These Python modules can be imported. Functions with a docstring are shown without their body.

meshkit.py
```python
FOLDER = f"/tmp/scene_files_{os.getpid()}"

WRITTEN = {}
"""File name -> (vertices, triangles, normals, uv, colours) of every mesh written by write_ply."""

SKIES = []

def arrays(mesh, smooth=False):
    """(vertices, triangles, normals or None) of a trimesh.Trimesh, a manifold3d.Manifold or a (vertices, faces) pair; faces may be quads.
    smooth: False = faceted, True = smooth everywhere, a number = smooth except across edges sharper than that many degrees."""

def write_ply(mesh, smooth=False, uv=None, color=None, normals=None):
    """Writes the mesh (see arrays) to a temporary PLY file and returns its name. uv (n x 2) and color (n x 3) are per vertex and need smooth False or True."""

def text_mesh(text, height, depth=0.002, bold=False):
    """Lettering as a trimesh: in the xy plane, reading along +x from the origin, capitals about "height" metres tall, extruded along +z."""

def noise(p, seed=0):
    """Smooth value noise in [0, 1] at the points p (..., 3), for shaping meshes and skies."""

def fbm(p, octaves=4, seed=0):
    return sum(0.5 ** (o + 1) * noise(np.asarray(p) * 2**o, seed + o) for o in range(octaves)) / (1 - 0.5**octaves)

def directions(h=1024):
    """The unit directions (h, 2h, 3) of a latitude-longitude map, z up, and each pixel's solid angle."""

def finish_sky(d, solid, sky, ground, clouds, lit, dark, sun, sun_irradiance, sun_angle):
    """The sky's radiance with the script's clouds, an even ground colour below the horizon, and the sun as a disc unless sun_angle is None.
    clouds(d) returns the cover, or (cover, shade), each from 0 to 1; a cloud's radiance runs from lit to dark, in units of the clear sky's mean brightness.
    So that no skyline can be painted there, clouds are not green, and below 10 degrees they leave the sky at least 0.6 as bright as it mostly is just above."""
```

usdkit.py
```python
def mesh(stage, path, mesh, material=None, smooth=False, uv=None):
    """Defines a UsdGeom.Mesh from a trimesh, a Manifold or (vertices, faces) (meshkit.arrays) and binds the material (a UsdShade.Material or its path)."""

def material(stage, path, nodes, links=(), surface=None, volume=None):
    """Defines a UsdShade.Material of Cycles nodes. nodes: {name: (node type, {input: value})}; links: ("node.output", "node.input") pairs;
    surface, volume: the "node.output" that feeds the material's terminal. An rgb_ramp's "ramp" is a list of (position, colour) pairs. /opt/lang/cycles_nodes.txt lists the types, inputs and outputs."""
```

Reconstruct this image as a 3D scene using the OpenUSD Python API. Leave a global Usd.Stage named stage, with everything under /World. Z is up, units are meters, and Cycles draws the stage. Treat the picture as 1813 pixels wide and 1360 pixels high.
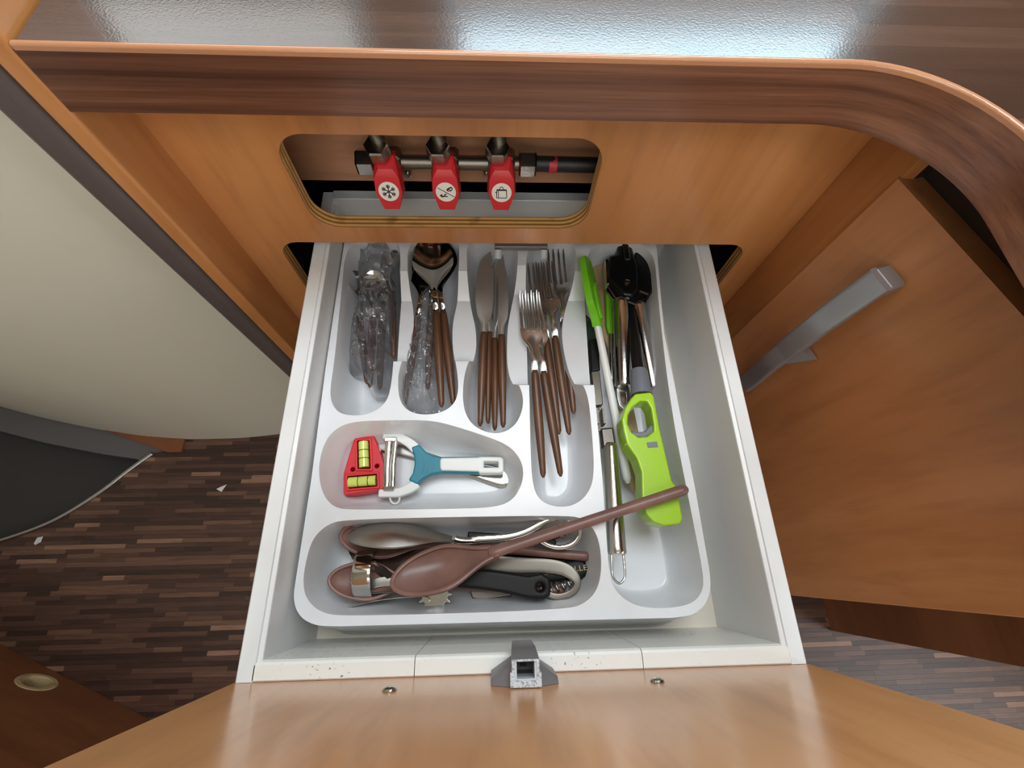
import math, random, re
import numpy as np, trimesh, shapely, usdkit, meshkit
import manifold3d as m3
from shapely.geometry import Polygon, LineString, Point, box as sbox
from shapely.ops import unary_union
from pxr import Usd, UsdGeom, UsdLux, UsdShade, Gf, Sdf

stage = Usd.Stage.CreateInMemory()
UsdGeom.SetStageUpAxis(stage, UsdGeom.Tokens.z)
UsdGeom.SetStageMetersPerUnit(stage, 1.0)
UsdGeom.Xform.Define(stage, '/World')
UsdGeom.Scope.Define(stage, '/World/Looks')
rng = random.Random(7)

# ------------------------------------------------------------------ camera, light, exposure
F_PX = 792.1458
CAM_R = np.array([[.9991, -.0221, .0350], [-.0073, -.9256, -.3783], [.0408, .3777, -.9250]])   # rows: right, down, forward
U_, _, V_ = np.linalg.svd(CAM_R); CAM_R = U_ @ V_
CAM_C = np.array([-.0250, -.3233, .4098])
cam = UsdGeom.Camera.Define(stage, '/World/camera')
cam.CreateHorizontalApertureAttr(36.0); cam.CreateVerticalApertureAttr(36.0 * 1360 / 1813)
cam.CreateFocalLengthAttr(36.0 * F_PX / 1813)
cam.CreateClippingRangeAttr(Gf.Vec2f(.01, 50))
cm = np.eye(4); cm[0, :3] = CAM_R[0]; cm[1, :3] = -CAM_R[1]; cm[2, :3] = -CAM_R[2]; cm[3, :3] = CAM_C
cam.AddTransformOp().Set(Gf.Matrix4d(*cm.ravel().tolist()))
cam.GetExposureAttr().Set(0.68)

def rect_light(name, centre, aim, w, h, power, colour):
    L = UsdLux.RectLight.Define(stage, '/World/' + name)
    z = np.array(centre, float) - np.array(aim, float); z /= np.linalg.norm(z)
    up = np.array([0, 0, 1.]) if abs(z[2]) < .95 else np.array([0, 1., 0])
    x = np.cross(up, z); x /= np.linalg.norm(x); y = np.cross(z, x)
    m = np.eye(4); m[0, :3] = x; m[1, :3] = y; m[2, :3] = z; m[3, :3] = centre
    L.AddTransformOp().Set(Gf.Matrix4d(*m.ravel().tolist()))
    L.CreateWidthAttr(w); L.CreateHeightAttr(h); L.CreateIntensityAttr(power); L.CreateColorAttr(Gf.Vec3f(*colour))
# area lights out of view, standing for daylight into the cabin
rect_light('unseen_window_light', (.29, .61, .66), (.29, 0, .55), .74, .56, 6.4, (.60, .86, 1.0))  # out of view; mirrors as the bright patch on the worktop
rect_light('unseen_left_light', (-.50, .61, .64), (-.50, 0, .55), .44, .50, 1.9, (.84, .95, .97))  # out of view, placed for the grey sheen at the left of the worktop
rect_light('unseen_overhead_light', (.08, .06, 1.29), (.08, .06, 0), .75, .56, 5.6, (.88, .95, 1.0))  # unseen, placed overhead to light the tray and mirror in the steel
rect_light('unseen_aisle_light', (.0, -1.02, 1.29), (.0, -.95, 0), .85, .60, 4.0, (.94, .97, 1.0))  # unseen, placed for the bright patch in the spoon bowls
rect_light('unseen_right_light', (1.77, -1.0, .35), (.5, -.8, -.3), .6, 1.1, 5.4, (.95, .97, 1.0))  # unseen, placed to brighten the floor at right
rect_light('unseen_rear_light', (.0, -1.72, .75), (0, 0, .1), 1.5, .6, 2.6, (1.0, .97, .92))  # unseen, behind the camera, placed to light the cabinet face

# ------------------------------------------------------------------ helpers
def P(px, py, z=None, y=None, x=None):
    """The point of the room at depth z (or y, or x) that was measured at pixel (px, py) of the survey photograph."""
    r = CAM_R.T @ np.array([(px - 906.5) / F_PX, (py - 680) / F_PX, 1.0])
    k, v = (2, z) if z is not None else ((1, y) if y is not None else (0, x))
    return CAM_C + r * ((v - CAM_C[k]) / r[k])

def lin(r, g, b):
    return tuple((c / 12.92 if c <= .04045 else ((c + .055) / 1.055) ** 2.4) for c in (r / 255, g / 255, b / 255))

USED, BASE, LOCAL = {}, {}, set()
def numbered(parent, name):
    k = (parent, name); n = USED.get(k, 0); USED[k] = n + 1
    return name if n == 0 else f'{name}_{n:03d}'

def meta(prim, label=None, cat=None, group=None, kind=None):
    for k, v in (('label', label), ('category', cat), ('group', group), ('kind', kind)):
        if v: prim.SetCustomDataByKey(k, v)

def thing(name, label, cat, loc=None, M=None, group=None, kind=None):
    """An Xform at the thing's base. With loc its parts are given in room coordinates; with M in the thing's own."""
    x = UsdGeom.Xform.Define(stage, '/World/' + numbered('', name)); p = str(x.GetPath())
    if M is None:
        m = np.eye(4); m[3, :3] = loc; BASE[p] = np.array(loc, float)
    else:
        m = M; BASE[p] = np.zeros(3)
    x.AddTransformOp().Set(Gf.Matrix4d(*np.asarray(m, float).ravel().tolist()))
    meta(x.GetPrim(), label, cat, group, kind)
    return x.GetPrim()

def copy_of(src, label, M):
    nm = src.GetName()
    x = UsdGeom.Xform.Define(stage, '/World/' + numbered('', nm))
    x.GetPrim().GetReferences().AddInternalReference(src.GetPath())
    x.GetPrim().SetInstanceable(True)
    op = UsdGeom.Xformable(x).GetOrderedXformOps()
    (op[0] if op else x.AddTransformOp()).Set(Gf.Matrix4d(*np.asarray(M, float).ravel().tolist()))
    meta(x.GetPrim(), label, src.GetCustomDataByKey('category'), src.GetCustomDataByKey('group'))
    return x.GetPrim()

def tri(mesh):
    if isinstance(mesh, m3.Manifold):
        q = mesh.to_mesh(); return trimesh.Trimesh(q.vert_properties[:, :3], q.tri_verts, process=False)
    if isinstance(mesh, (tuple,)):
        return trimesh.Trimesh(np.asarray(mesh[0], float), mesh[1], process=False)
    return mesh

def obj(name, mesh, mat, parent=None, smooth=35, label=None, kind=None):
    if isinstance(mesh, list): mesh = trimesh.util.concatenate([tri(q) for q in mesh])
    mesh = tri(mesh).copy()
    pp = '/World' if parent is None else str(parent.GetPath())
    off = BASE.get(pp, np.zeros(3)); mesh.vertices = mesh.vertices - off
    path = pp + '/' + numbered(pp, name)
    m = usdkit.mesh(stage, path, mesh, mat, smooth=smooth)
    BASE[path] = off
    meta(m.GetPrim(), label, None, None, kind)
    return m.GetPrim()

def along(tail, tip, roll=0, scale=1.0):
    """Matrix for a utensil made along +x from its tail (0) to its tip, z its upper side."""
    tail, tip = np.array(tail, float), np.array(tip, float)
    x = tip - tail; x /= np.linalg.norm(x)
    y = np.cross([0, 0, 1.], x); y /= np.linalg.norm(y); z = np.cross(x, y)
    c, s = math.cos(math.radians(roll)), math.sin(math.radians(roll))
    y, z = c * y + s * z, -s * y + c * z
    m = np.eye(4); m[0, :3] = x * scale; m[1, :3] = y * scale; m[2, :3] = z * scale; m[3, :3] = tail
    return m

def bx(a, b, bevel=0):
    a, b = np.minimum(a, b), np.maximum(a, b)
    if bevel <= 0:
        t = trimesh.creation.box(extents=b - a); t.apply_translation((a + b) / 2); return t
    pts = []
    for k in range(3):
        aa, bb = a + bevel, b - bevel
        aa[k], bb[k] = a[k], b[k]
        pts += [(x, y, z) for x in (aa[0], bb[0]) for y in (aa[1], bb[1]) for z in (aa[2], bb[2])]
    return m3.Manifold.hull_points(np.array(pts))

def hull(pts): return m3.Manifold.hull_points(np.array(pts, float))

def frames(path, up):
    path = np.asarray(path, float); t = np.gradient(path, axis=0); t /= np.linalg.norm(t, axis=1, keepdims=True)
    up = np.broadcast_to(np.asarray(up, float), t.shape)
    lat = np.cross(up, t); lat /= np.maximum(np.linalg.norm(lat, axis=1, keepdims=True), 1e-9)
    return path, t, lat, np.cross(t, lat)

def rings_mesh(rings, closed=False):
    n, k = rings.shape[:2]
    v = rings.reshape(-1, 3); f = []
    idx = np.arange(n * k).reshape(n, k)
    rows = range(n if closed else n - 1)
    for i in rows:
        a, b = idx[i], idx[(i + 1) % n]
        a2, b2 = np.roll(a, -1), np.roll(b, -1)
        f.append(np.c_[a, b, b2]); f.append(np.c_[a, b2, a2])
    if not closed:
        v = np.vstack([v, rings[0].mean(0), rings[-1].mean(0)])
        a = idx[0]; f.append(np.c_[np.full(k, n * k), a, np.roll(a, -1)])
        a = idx[-1]; f.append(np.c_[np.full(k, n * k + 1), np.roll(a, -1), a])
    t = trimesh.Trimesh(v, np.vstack(f), process=False)
    if t.volume < 0: t.invert()
    return t

def sweep(path, a, b=None, up=(0, 0, 1), k=16, e=2.0, closed=False):
    path, t, lat, nrm = frames(path, up)
    n = len(path); a = np.broadcast_to(a, n).astype(float); b = a if b is None else np.broadcast_to(b, n).astype(float)
    th = np.arange(k) / k * 2 * np.pi
    cx = np.sign(np.cos(th)) * np.abs(np.cos(th)) ** (2 / e); cy = np.sign(np.sin(th)) * np.abs(np.sin(th)) ** (2 / e)
    rings = path[:, None] + lat[:, None] * (a[:, None] * cx)[..., None] + nrm[:, None] * (b[:, None] * cy)[..., None]
    return rings_mesh(rings, closed)

def ribbon(path, hw, sag, th, up=(0, 0, 1), k=13, pw=2):
    """A sheet of thickness th, hollowed by sag across its width (a spoon's bowl, a fork's root, a blade)."""
    path, t, lat, nrm = frames(path, up)
    n = len(path); hw, sag, th = (np.broadcast_to(q, n).astype(float) for q in (hw, sag, th))
    v = np.linspace(-1, 1, k)
    top = path[:, None] + lat[:, None] * (hw[:, None] * v)[..., None] + nrm[:, None] * (sag[:, None] * (np.abs(v) ** pw - 1))[..., None]
    bot = top - nrm[:, None] * th[:, None, None]
    return rings_mesh(np.concatenate([top, bot[:, ::-1]], 1))

def tube(pts, r, k=12, samples=None, closed=False):
    pts = np.array(pts, float)
    if samples:
        q = np.linspace(0, 1, len(pts))
        from scipy.interpolate import CubicSpline
        pts = CubicSpline(q, pts, bc_type='periodic' if closed else 'natural')(np.linspace(0, 1, samples, endpoint=not closed))
    up = np.array([.31, .17, .93])
    if closed:
        t = np.roll(pts, -1, 0) - np.roll(pts, 1, 0); t /= np.linalg.norm(t, axis=1, keepdims=True)
        lat = np.cross(up, t); lat /= np.linalg.norm(lat, axis=1, keepdims=True); nrm = np.cross(t, lat)
        a = np.arange(k) / k * 2 * np.pi
        return rings_mesh(pts[:, None] + r * (lat[:, None] * np.cos(a)[:, None] + nrm[:, None] * np.sin(a)[:, None]), True)
    return sweep(pts, r, up=up, k=k)

def cyl(p, q, r, k=24, r2=None):
    p, q = np.array(p, float), np.array(q, float)
    return sweep(np.array([p, q]), np.array([r, r if r2 is None else r2]), up=(.3, .2, .9) if abs((q - p)[2]) < .9 * np.linalg.norm(q - p) else (1, 0, 0), k=k)

def prism(poly, z0, z1, bevel=0):
    """A plan outline (shapely or points) extruded from z0 to z1, its upper edge rounded off by bevel."""
    if not isinstance(poly, Polygon): poly = Polygon(poly)
    def cs(p): return m3.CrossSection([np.array(p.exterior.coords)[:-1]] + [np.array(h.coords)[:-1] for h in p.interiors], m3.FillRule.EvenOdd)
    if bevel <= 0 or poly.buffer(-bevel).is_empty:
        return tri(m3.Manifold.extrude(cs(poly), z1 - z0).translate((0, 0, z0)))
    op = poly.buffer(-bevel * 1.08, quad_segs=10).buffer(bevel * 1.08, quad_segs=10)
    op = max(getattr(op, 'geoms', [op]), key=lambda g: g.area)
    if not op.is_empty: poly = op
    poly = shapely.geometry.polygon.orient(shapely.segmentize(poly.buffer(0), max(.0011, poly.length / 500)), 1.0)
    V, F, tops, bots, nv = [], [], [], [], 0
    for ring in [poly.exterior] + list(poly.interiors):
        p = np.array(ring.coords)[:-1]; n = len(p)
        e = np.roll(p, -1, 0) - p; e /= np.maximum(np.linalg.norm(e, axis=1, keepdims=True), 1e-9); en = np.c_[-e[:, 1], e[:, 0]]
        nr = en + np.roll(en, 1, 0); nr /= np.maximum(np.linalg.norm(nr, axis=1, keepdims=True), 1e-6)
        nr *= np.minimum(1 / np.maximum((nr * en).sum(1, keepdims=True), .5), 2)
        prof = [(0, z0)] + [(bevel * (1 - math.cos(a)), z1 - bevel + bevel * math.sin(a)) for a in np.linspace(0, math.pi / 2, 6)]
        rows = np.array([np.c_[p + nr * d, np.full(n, z)] for d, z in prof]); idx = np.arange(len(prof) * n).reshape(len(prof), n) + nv
        for i in range(len(prof) - 1):
            a, b = idx[i], idx[i + 1]; F += [np.c_[a, np.roll(a, -1), np.roll(b, -1)], np.c_[a, np.roll(b, -1), b]]
        V.append(rows.reshape(-1, 3)); nv += len(prof) * n; tops.append((rows[-1][:, :2], idx[-1])); bots.append((rows[0][:, :2], idx[0]))
    for parts, up in ((tops, True), (bots, False)):
        fc = np.asarray(earcut_faces([q for q, _ in parts])); ids = np.concatenate([k for _, k in parts])
        q2 = np.vstack([q for q, _ in parts]); nn = np.cross(q2[fc[:, 1]] - q2[fc[:, 0]], q2[fc[:, 2]] - q2[fc[:, 0]])
        fc[(nn < 0) == up] = fc[(nn < 0) == up][:, ::-1]; F.append(ids[fc])
    return trimesh.Trimesh(np.vstack(V), np.vstack(F), process=False)

def earcut_faces(rings):
    import mapbox_earcut
    v = np.vstack(rings); ends = np.cumsum([len(r) for r in rings]).astype(np.uint32)
    return mapbox_earcut.triangulate_float64(v, ends).reshape(-1, 3).astype(int)

def rounded(pts, r):
    return Polygon(pts).buffer(-r, quad_segs=10).buffer(2 * r, quad_segs=10).buffer(-r, quad_segs=10)

def xz_panel(poly, y0, y1):
    """An outline in (x, z) made a panel from y0 (front) to y1 (back)."""
    t = prism(poly, 0, y1 - y0); v = t.vertices.copy()
    t.vertices = np.c_[v[:, 0], y1 - v[:, 2], v[:, 1]]
    return t

def spline(x, y, xs):
    from scipy.interpolate import PchipInterpolator
    return PchipInterpolator(x, y)(xs)

# ------------------------------------------------------------------ materials
def mat(name, nodes, links, surface): return usdkit.material(stage, '/World/Looks/' + name, nodes, links, surface=surface)

def plain(name, c, rough=.45, metallic=0., bump=0., bump_scale=400., **kw):
    n = {'p': ('principled_bsdf', {'base_color': c, 'roughness': rough, 'metallic': metallic, **kw})}; l = []
    if bump:
        n.update(t=('texture_coordinate', {}), n=('noise_texture', {'scale': bump_scale, 'detail': 3.}), b=('bump', {'strength': bump, 'distance': .001}))
        l += [('t.object', 'n.vector'), ('n.fac', 'b.height'), ('b.normal', 'p.normal')]
    return mat(name, n, l, 'p.BSDF')

def wood(name, dark, mid, light, stretch, rough=.35, coat=.3, fine=1.0, bump=.12, broad=2.2, rot=(0, 0, 0), dist=.8, porefac=.4):
    """Veneer: broad flame figure plus fine pores, both stretched along the grain."""
    n = {'t': ('texture_coordinate', {}), 'm': ('mapping', {'scale': tuple(stretch), 'rotation': rot}),
         'm2': ('mapping', {'scale': tuple(s * 7 * fine for s in stretch), 'rotation': rot}),
         'n1': ('noise_texture', {'scale': broad, 'detail': 5., 'roughness': .55, 'distortion': dist}),
         'n2': ('noise_texture', {'scale': 3.0, 'detail': 4., 'roughness': .6}),
         'r': ('rgb_ramp', {'ramp': [(.25, dark), (.5, mid), (.75, light)]}),
         'r2': ('rgb_ramp', {'ramp': [(.3, (.62, .58, .55)), (.52, (1, 1, 1))]}),
         'mx': ('mix', {'mix_type': 'multiply', 'fac': porefac}),
         'b': ('bump', {'strength': bump, 'distance': .0006}),
         'p': ('principled_bsdf', {'roughness': rough, 'coat_weight': coat, 'coat_roughness': .18})}
    l = [('t.object', 'm.vector'), ('t.object', 'm2.vector'), ('m.vector', 'n1.vector'), ('m2.vector', 'n2.vector'), ('n1.fac', 'r.fac'), ('n2.fac', 'r2.fac'),
         ('r.color', 'mx.color1'), ('r2.color', 'mx.color2'), ('mx.color', 'p.base_color'), ('n2.fac', 'b.height'), ('b.normal', 'p.normal')]
    return mat(name, n, l, 'p.BSDF')

M = {}
WD, WM, WL = lin(150, 94, 50), lin(184, 122, 70), lin(202, 142, 90)
M['oak_v'] = wood('cabinet_veneer_upright', WD, WM, WL, (3.2, 3.2, .38), rough=.34, coat=.25)
M['oak_front'] = wood('drawer_front_veneer', lin(168, 112, 68), lin(200, 142, 92), lin(216, 162, 112), (3.0, 3.0, .4), rough=.3, coat=.45)
M['door'] = wood('door_veneer', lin(146, 92, 52), lin(176, 116, 70), lin(194, 136, 90), (3.4, 3.4, .5), rough=.36, coat=.2)
M['dark_wood'] = wood('dark_furniture_veneer', lin(104, 60, 34), lin(126, 76, 46), lin(142, 90, 58), (.5, .5, 3.2), rough=.4, coat=.15)  # dark brown veneer of bench, threshold and seat base
M['board'] = wood('inner_board_veneer', lin(150, 104, 72), lin(176, 128, 94), lin(188, 140, 106), (.5, 3, 3), rough=.5, coat=0)
M['walnut'] = wood('walnut_edge_band', lin(62, 36, 26), lin(104, 66, 48), lin(138, 94, 70), (.7, 4., 34.0), rough=.24, coat=.4, fine=.8, broad=2.6, dist=.15, porefac=.62)
M['ply'] = mat('plywood_edge', {'t': ('texture_coordinate', {}), 'm': ('mapping', {'scale': (1, 1, 1)}), 'w': ('wave_texture', {'scale': 62., 'bands_direction': 'y', 'distortion': .6, 'detail': 2.}),
      'n': ('noise_texture', {'scale': 45., 'detail': 4.}), 'r': ('rgb_ramp', {'ramp': [(.1, lin(150, 96, 40)), (.6, lin(206, 160, 92)), (1., lin(222, 182, 118))]}),
      'r2': ('rgb_ramp', {'ramp': [(.28, (.5, .42, .36)), (.45, (1, 1, 1))]}), 'mx': ('mix', {'mix_type': 'multiply', 'fac': .8}), 'p': ('principled_bsdf', {'roughness': .55})},
      [('t.object', 'm.vector'), ('m.vector', 'w.vector'), ('t.object', 'n.vector'), ('w.fac', 'r.fac'), ('n.fac', 'r2.fac'), ('r.color', 'mx.color1'), ('r2.color', 'mx.color2'), ('mx.color', 'p.base_color')], 'p.BSDF')
M['worktop'] = mat('worktop_laminate', {
      't': ('texture_coordinate', {}), 'br': ('brick_texture', {'scale': 1., 'brick_width': .16, 'row_height': .021, 'mortar_size': .0, 'bias': -.1, 'color1': (0, 0, 0), 'color2': (1, 1, 1), 'mortar': (.2, .2, .2), 'offset': .37, 'squash': .8}),
      'm': ('mapping', {'scale': (5., 60., 60.)}), 'n': ('noise_texture', {'scale': 1.6, 'detail': 6., 'roughness': .6, 'distortion': .4}),
      'ml': ('mix', {'mix_type': 'mix', 'fac': .34}), 'r': ('rgb_ramp', {'ramp': [(.2, lin(34, 23, 19)), (.45, lin(56, 40, 33)), (.65, lin(76, 56, 46)), (.85, lin(124, 92, 74))]}),
      'n2': ('noise_texture', {'scale': 620., 'detail': 2.}), 'b': ('bump', {'strength': .12, 'distance': .0005}),
      'p': ('principled_bsdf', {'roughness': .22, 'coat_weight': .5, 'coat_roughness': .07})},
      [('t.object', 'br.vector'), ('t.object', 'm.vector'), ('m.vector', 'n.vector'), ('br.color', 'ml.color2'), ('n.color', 'ml.color1'), ('ml.color', 'r.fac'), ('r.color', 'p.base_color'), ('t.object', 'n2.vector'),
       ('n2.fac', 'b.height'), ('b.normal', 'p.normal'), ('b.normal', 'p.coat_normal')], 'p.BSDF')
M['trim'] = plain('worktop_edge_sheen', lin(176, 124, 90), .2, coat_weight=.5)  # light brown carries the sheen of the rounded worktop edge
FL = [(72, 48, 40), (88, 60, 48), (58, 38, 33), (106, 76, 60), (82, 57, 48), (138, 104, 84), (96, 68, 55), (66, 44, 37)]
for i, c in enumerate(FL):
    a = np.array(lin(*c))
    M[f'floor{i}'] = mat(f'floor_strip_{"abcdefgh"[i]}', {'t': ('texture_coordinate', {}), 'm': ('mapping', {'scale': (12., 160., 1.)}), 'n': ('noise_texture', {'scale': 1.4, 'detail': 4., 'roughness': .65}),
        'r': ('rgb_ramp', {'ramp': [(.25, tuple(a * .62)), (.55, tuple(a)), (.8, tuple(a * 1.35))]}), 'p': ('principled_bsdf', {'roughness': .42})},
        [('t.object', 'm.vector'), ('m.vector', 'n.vector'), ('n.fac', 'r.fac'), ('r.color', 'p.base_color')], 'p.BSDF')
M['floor_base'] = plain('floor_underlay', lin(40, 27, 23), .6)
M['white'] = mat('white_plastic', {'t': ('texture_coordinate', {}), 'n': ('noise_texture', {'scale': 9., 'detail': 3.}), 'r': ('rgb_ramp', {'ramp': [(.35, lin(220, 220, 218)), (.6, lin(228, 229, 229))]}),
      'p': ('principled_bsdf', {'roughness': .3})}, [('t.object', 'n.vector'), ('n.fac', 'r.fac'), ('r.color', 'p.base_color')], 'p.BSDF')
M['tray'] = mat('tray_plastic', {'t': ('texture_coordinate', {}), 'n': ('noise_texture', {'scale': 14., 'detail': 4.}), 'r': ('rgb_ramp', {'ramp': [(.3, lin(218, 220, 222)), (.6, lin(228, 230, 233))]}),
      'p': ('principled_bsdf', {'roughness': .22, 'subsurface_weight': 0.})}, [('t.object', 'n.vector'), ('n.fac', 'r.fac'), ('r.color', 'p.base_color')], 'p.BSDF')
M['dirty_white'] = mat('speckled_white_plastic', {'t': ('texture_coordinate', {}), 'n': ('noise_texture', {'scale': 420., 'detail': 2.}), 'n3': ('noise_texture', {'scale': 16., 'detail': 2.}),
      'r': ('rgb_ramp', {'ramp': [(.66, (0, 0, 0)), (.70, (1, 1, 1))]}), 'r3': ('rgb_ramp', {'ramp': [(.5, (0, 0, 0)), (.62, (1, 1, 1))]}), 'mm': ('mix', {'mix_type': 'multiply', 'fac': 1.}),
      'mx': ('mix', {'mix_type': 'mix', 'color1': lin(232, 229, 222), 'color2': lin(90, 74, 60)}), 'p': ('principled_bsdf', {'roughness': .34})},
      [('t.object', 'n.vector'), ('t.object', 'n3.vector'), ('n.fac', 'r.fac'), ('n3.fac', 'r3.fac'), ('r.color', 'mm.color1'), ('r3.color', 'mm.color2'), ('mm.color', 'mx.fac'), ('mx.color', 'p.base_color')], 'p.BSDF')
M['liner'] = plain('drawer_inside_plastic', lin(226, 218, 202), .38)  # warm tint of bounced light put into the base colour
M['frost'] = plain('drawer_back_plastic', lin(200, 202, 200), .4)
M['cream'] = mat('cream_door_laminate', {'t': ('texture_coordinate', {}), 'm': ('mapping', {'scale': (2., 2., 170.)}), 'n': ('noise_texture', {'scale': 1., 'detail': 2.}), 'b': ('bump', {'strength': .05, 'distance': .001}),
      'p': ('principled_bsdf', {'base_color': lin(208, 203, 187), 'roughness': .42})}, [('t.object', 'm.vector'), ('m.vector', 'n.vector'), ('n.fac', 'b.height'), ('b.normal', 'p.normal')], 'p.BSDF')
M['cream_wall'] = plain('cabin_wall', lin(214, 206, 190), .7)
M['grey_trim'] = plain('grey_brown_profile', lin(88, 78, 76), .3, bump=.1, bump_scale=900.)
M['step'] = plain('step_rubber', lin(64, 62, 62), .55, bump=.2, bump_scale=300.)
M['step_band'] = plain('step_band_plastic', lin(96, 94, 96), .45)
M['alu'] = plain('aluminium_strip', lin(190, 190, 192), .3, 1.)
M['steel'] = plain('polished_steel', lin(200, 198, 194), .09, 1.)
M['steel_tube'] = plain('steel_tube', lin(202, 199, 194), .16, 1., bump=.04, bump_scale=260.)
M['steel_dull'] = plain('brushed_steel', lin(176, 174, 170), .28, 1.)
M['blade'] = plain('satin_blade_steel', lin(206, 205, 202), .34, .85)
M['fork_steel'] = plain('fork_steel', lin(214, 213, 210), .2, .95)
M['steel_dark'] = plain('dulled_steel', lin(104, 98, 90), .36, 1.)
M['handle_grey'] = plain('satin_handle_metal', lin(168, 169, 174), .36, .65, bump=.05, bump_scale=700.)
M['chrome_dirty'] = plain('nickel_fitting', lin(178, 174, 166), .2, 1., bump=.15, bump_scale=160.)
M['brass_grey'] = plain('manifold_metal', lin(120, 114, 104), .4, 1.)
M['black'] = plain('black_plastic', lin(18, 18, 19), .3, specular_ior_level=.35)
M['black_soft'] = plain('black_handle_plastic', lin(20, 19, 19), .5, specular_ior_level=.28)
M['black_hose'] = plain('black_hose', lin(16, 16, 16), .5)
M['inside_shade'] = plain('cabinet_inside_shade', lin(40, 28, 20), .8)  # near-black: shade inside the cabinet put into the colour
M['red_knob'] = plain('red_valve_plastic', lin(196, 30, 38), .42, bump=.05)
M['red_mark'] = plain('red_mark', lin(170, 30, 50), .5)
M['sticker'] = plain('white_sticker', lin(226, 222, 212), .5)
M['ink'] = plain('black_ink', lin(24, 24, 24), .5)
M['gold_ink'] = plain('gold_ink', lin(206, 176, 116), .45)
M['grey_plastic'] = plain('grey_latch_plastic', lin(108, 102, 102), .42)
M['pale_grey'] = plain('pale_grey_plastic', lin(186, 190, 194), .36)
M['mid_grey'] = plain('grey_lighter_plastic', lin(112, 116, 124), .4)
M['latch_rim'] = mat('worn_latch_rim', {'t': ('texture_coordinate', {}), 'n': ('noise_texture', {'scale': 700., 'detail': 3.}), 'r': ('rgb_ramp', {'ramp': [(.38, lin(140, 138, 134)), (.52, lin(196, 198, 200))]}),
      'p': ('principled_bsdf', {'roughness': .45})}, [('t.object', 'n.vector'), ('n.fac', 'r.fac'), ('r.color', 'p.base_color')], 'p.BSDF')
M['cutlery_wood'] = wood('cutlery_handle_wood', lin(62, 38, 22), lin(96, 61, 36), lin(124, 82, 50), (.8, 6, 6), rough=.4, coat=.1, broad=6.)
M['pale_wood'] = wood('pale_spatula_wood', lin(150, 126, 92), lin(188, 164, 124), lin(206, 184, 146), (.8, 6, 6), rough=.6, coat=0, broad=6.)
M['brown_spoon'] = mat('brown_cooking_spoon', {'t': ('texture_coordinate', {}), 'n': ('noise_texture', {'scale': 30., 'detail': 3.}), 'r': ('rgb_ramp', {'ramp': [(.35, lin(112, 80, 72)), (.65, lin(134, 99, 89))]}),
      'p': ('principled_bsdf', {'roughness': .36})}, [('t.object', 'n.vector'), ('n.fac', 'r.fac'), ('r.color', 'p.base_color')], 'p.BSDF')
M['green'] = plain('green_silicone', lin(112, 190, 22), .4)
M['lime'] = plain('lime_lighter_plastic', lin(160, 206, 12), .28, coat_weight=.3)
M['dark_green'] = plain('dark_green_plastic', lin(40, 62, 48), .4)
M['off_white'] = plain('off_white_handle', lin(226, 228, 224), .36)
M['teal'] = plain('teal_rubber', lin(24, 124, 146), .45)
M['red_level'] = plain('red_level_plastic', lin(206, 34, 46), .38)
M['dark_red'] = plain('dark_red_plastic', lin(92, 22, 24), .35)
M['vial'] = plain('yellow_vial', lin(206, 220, 104), .12, coat_weight=.6)
M['bubble'] = plain('vial_bubble', lin(232, 240, 170), .1, coat_weight=.5)
M['paper'] = plain('paper_scrap', lin(214, 210, 214), .6)
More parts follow.
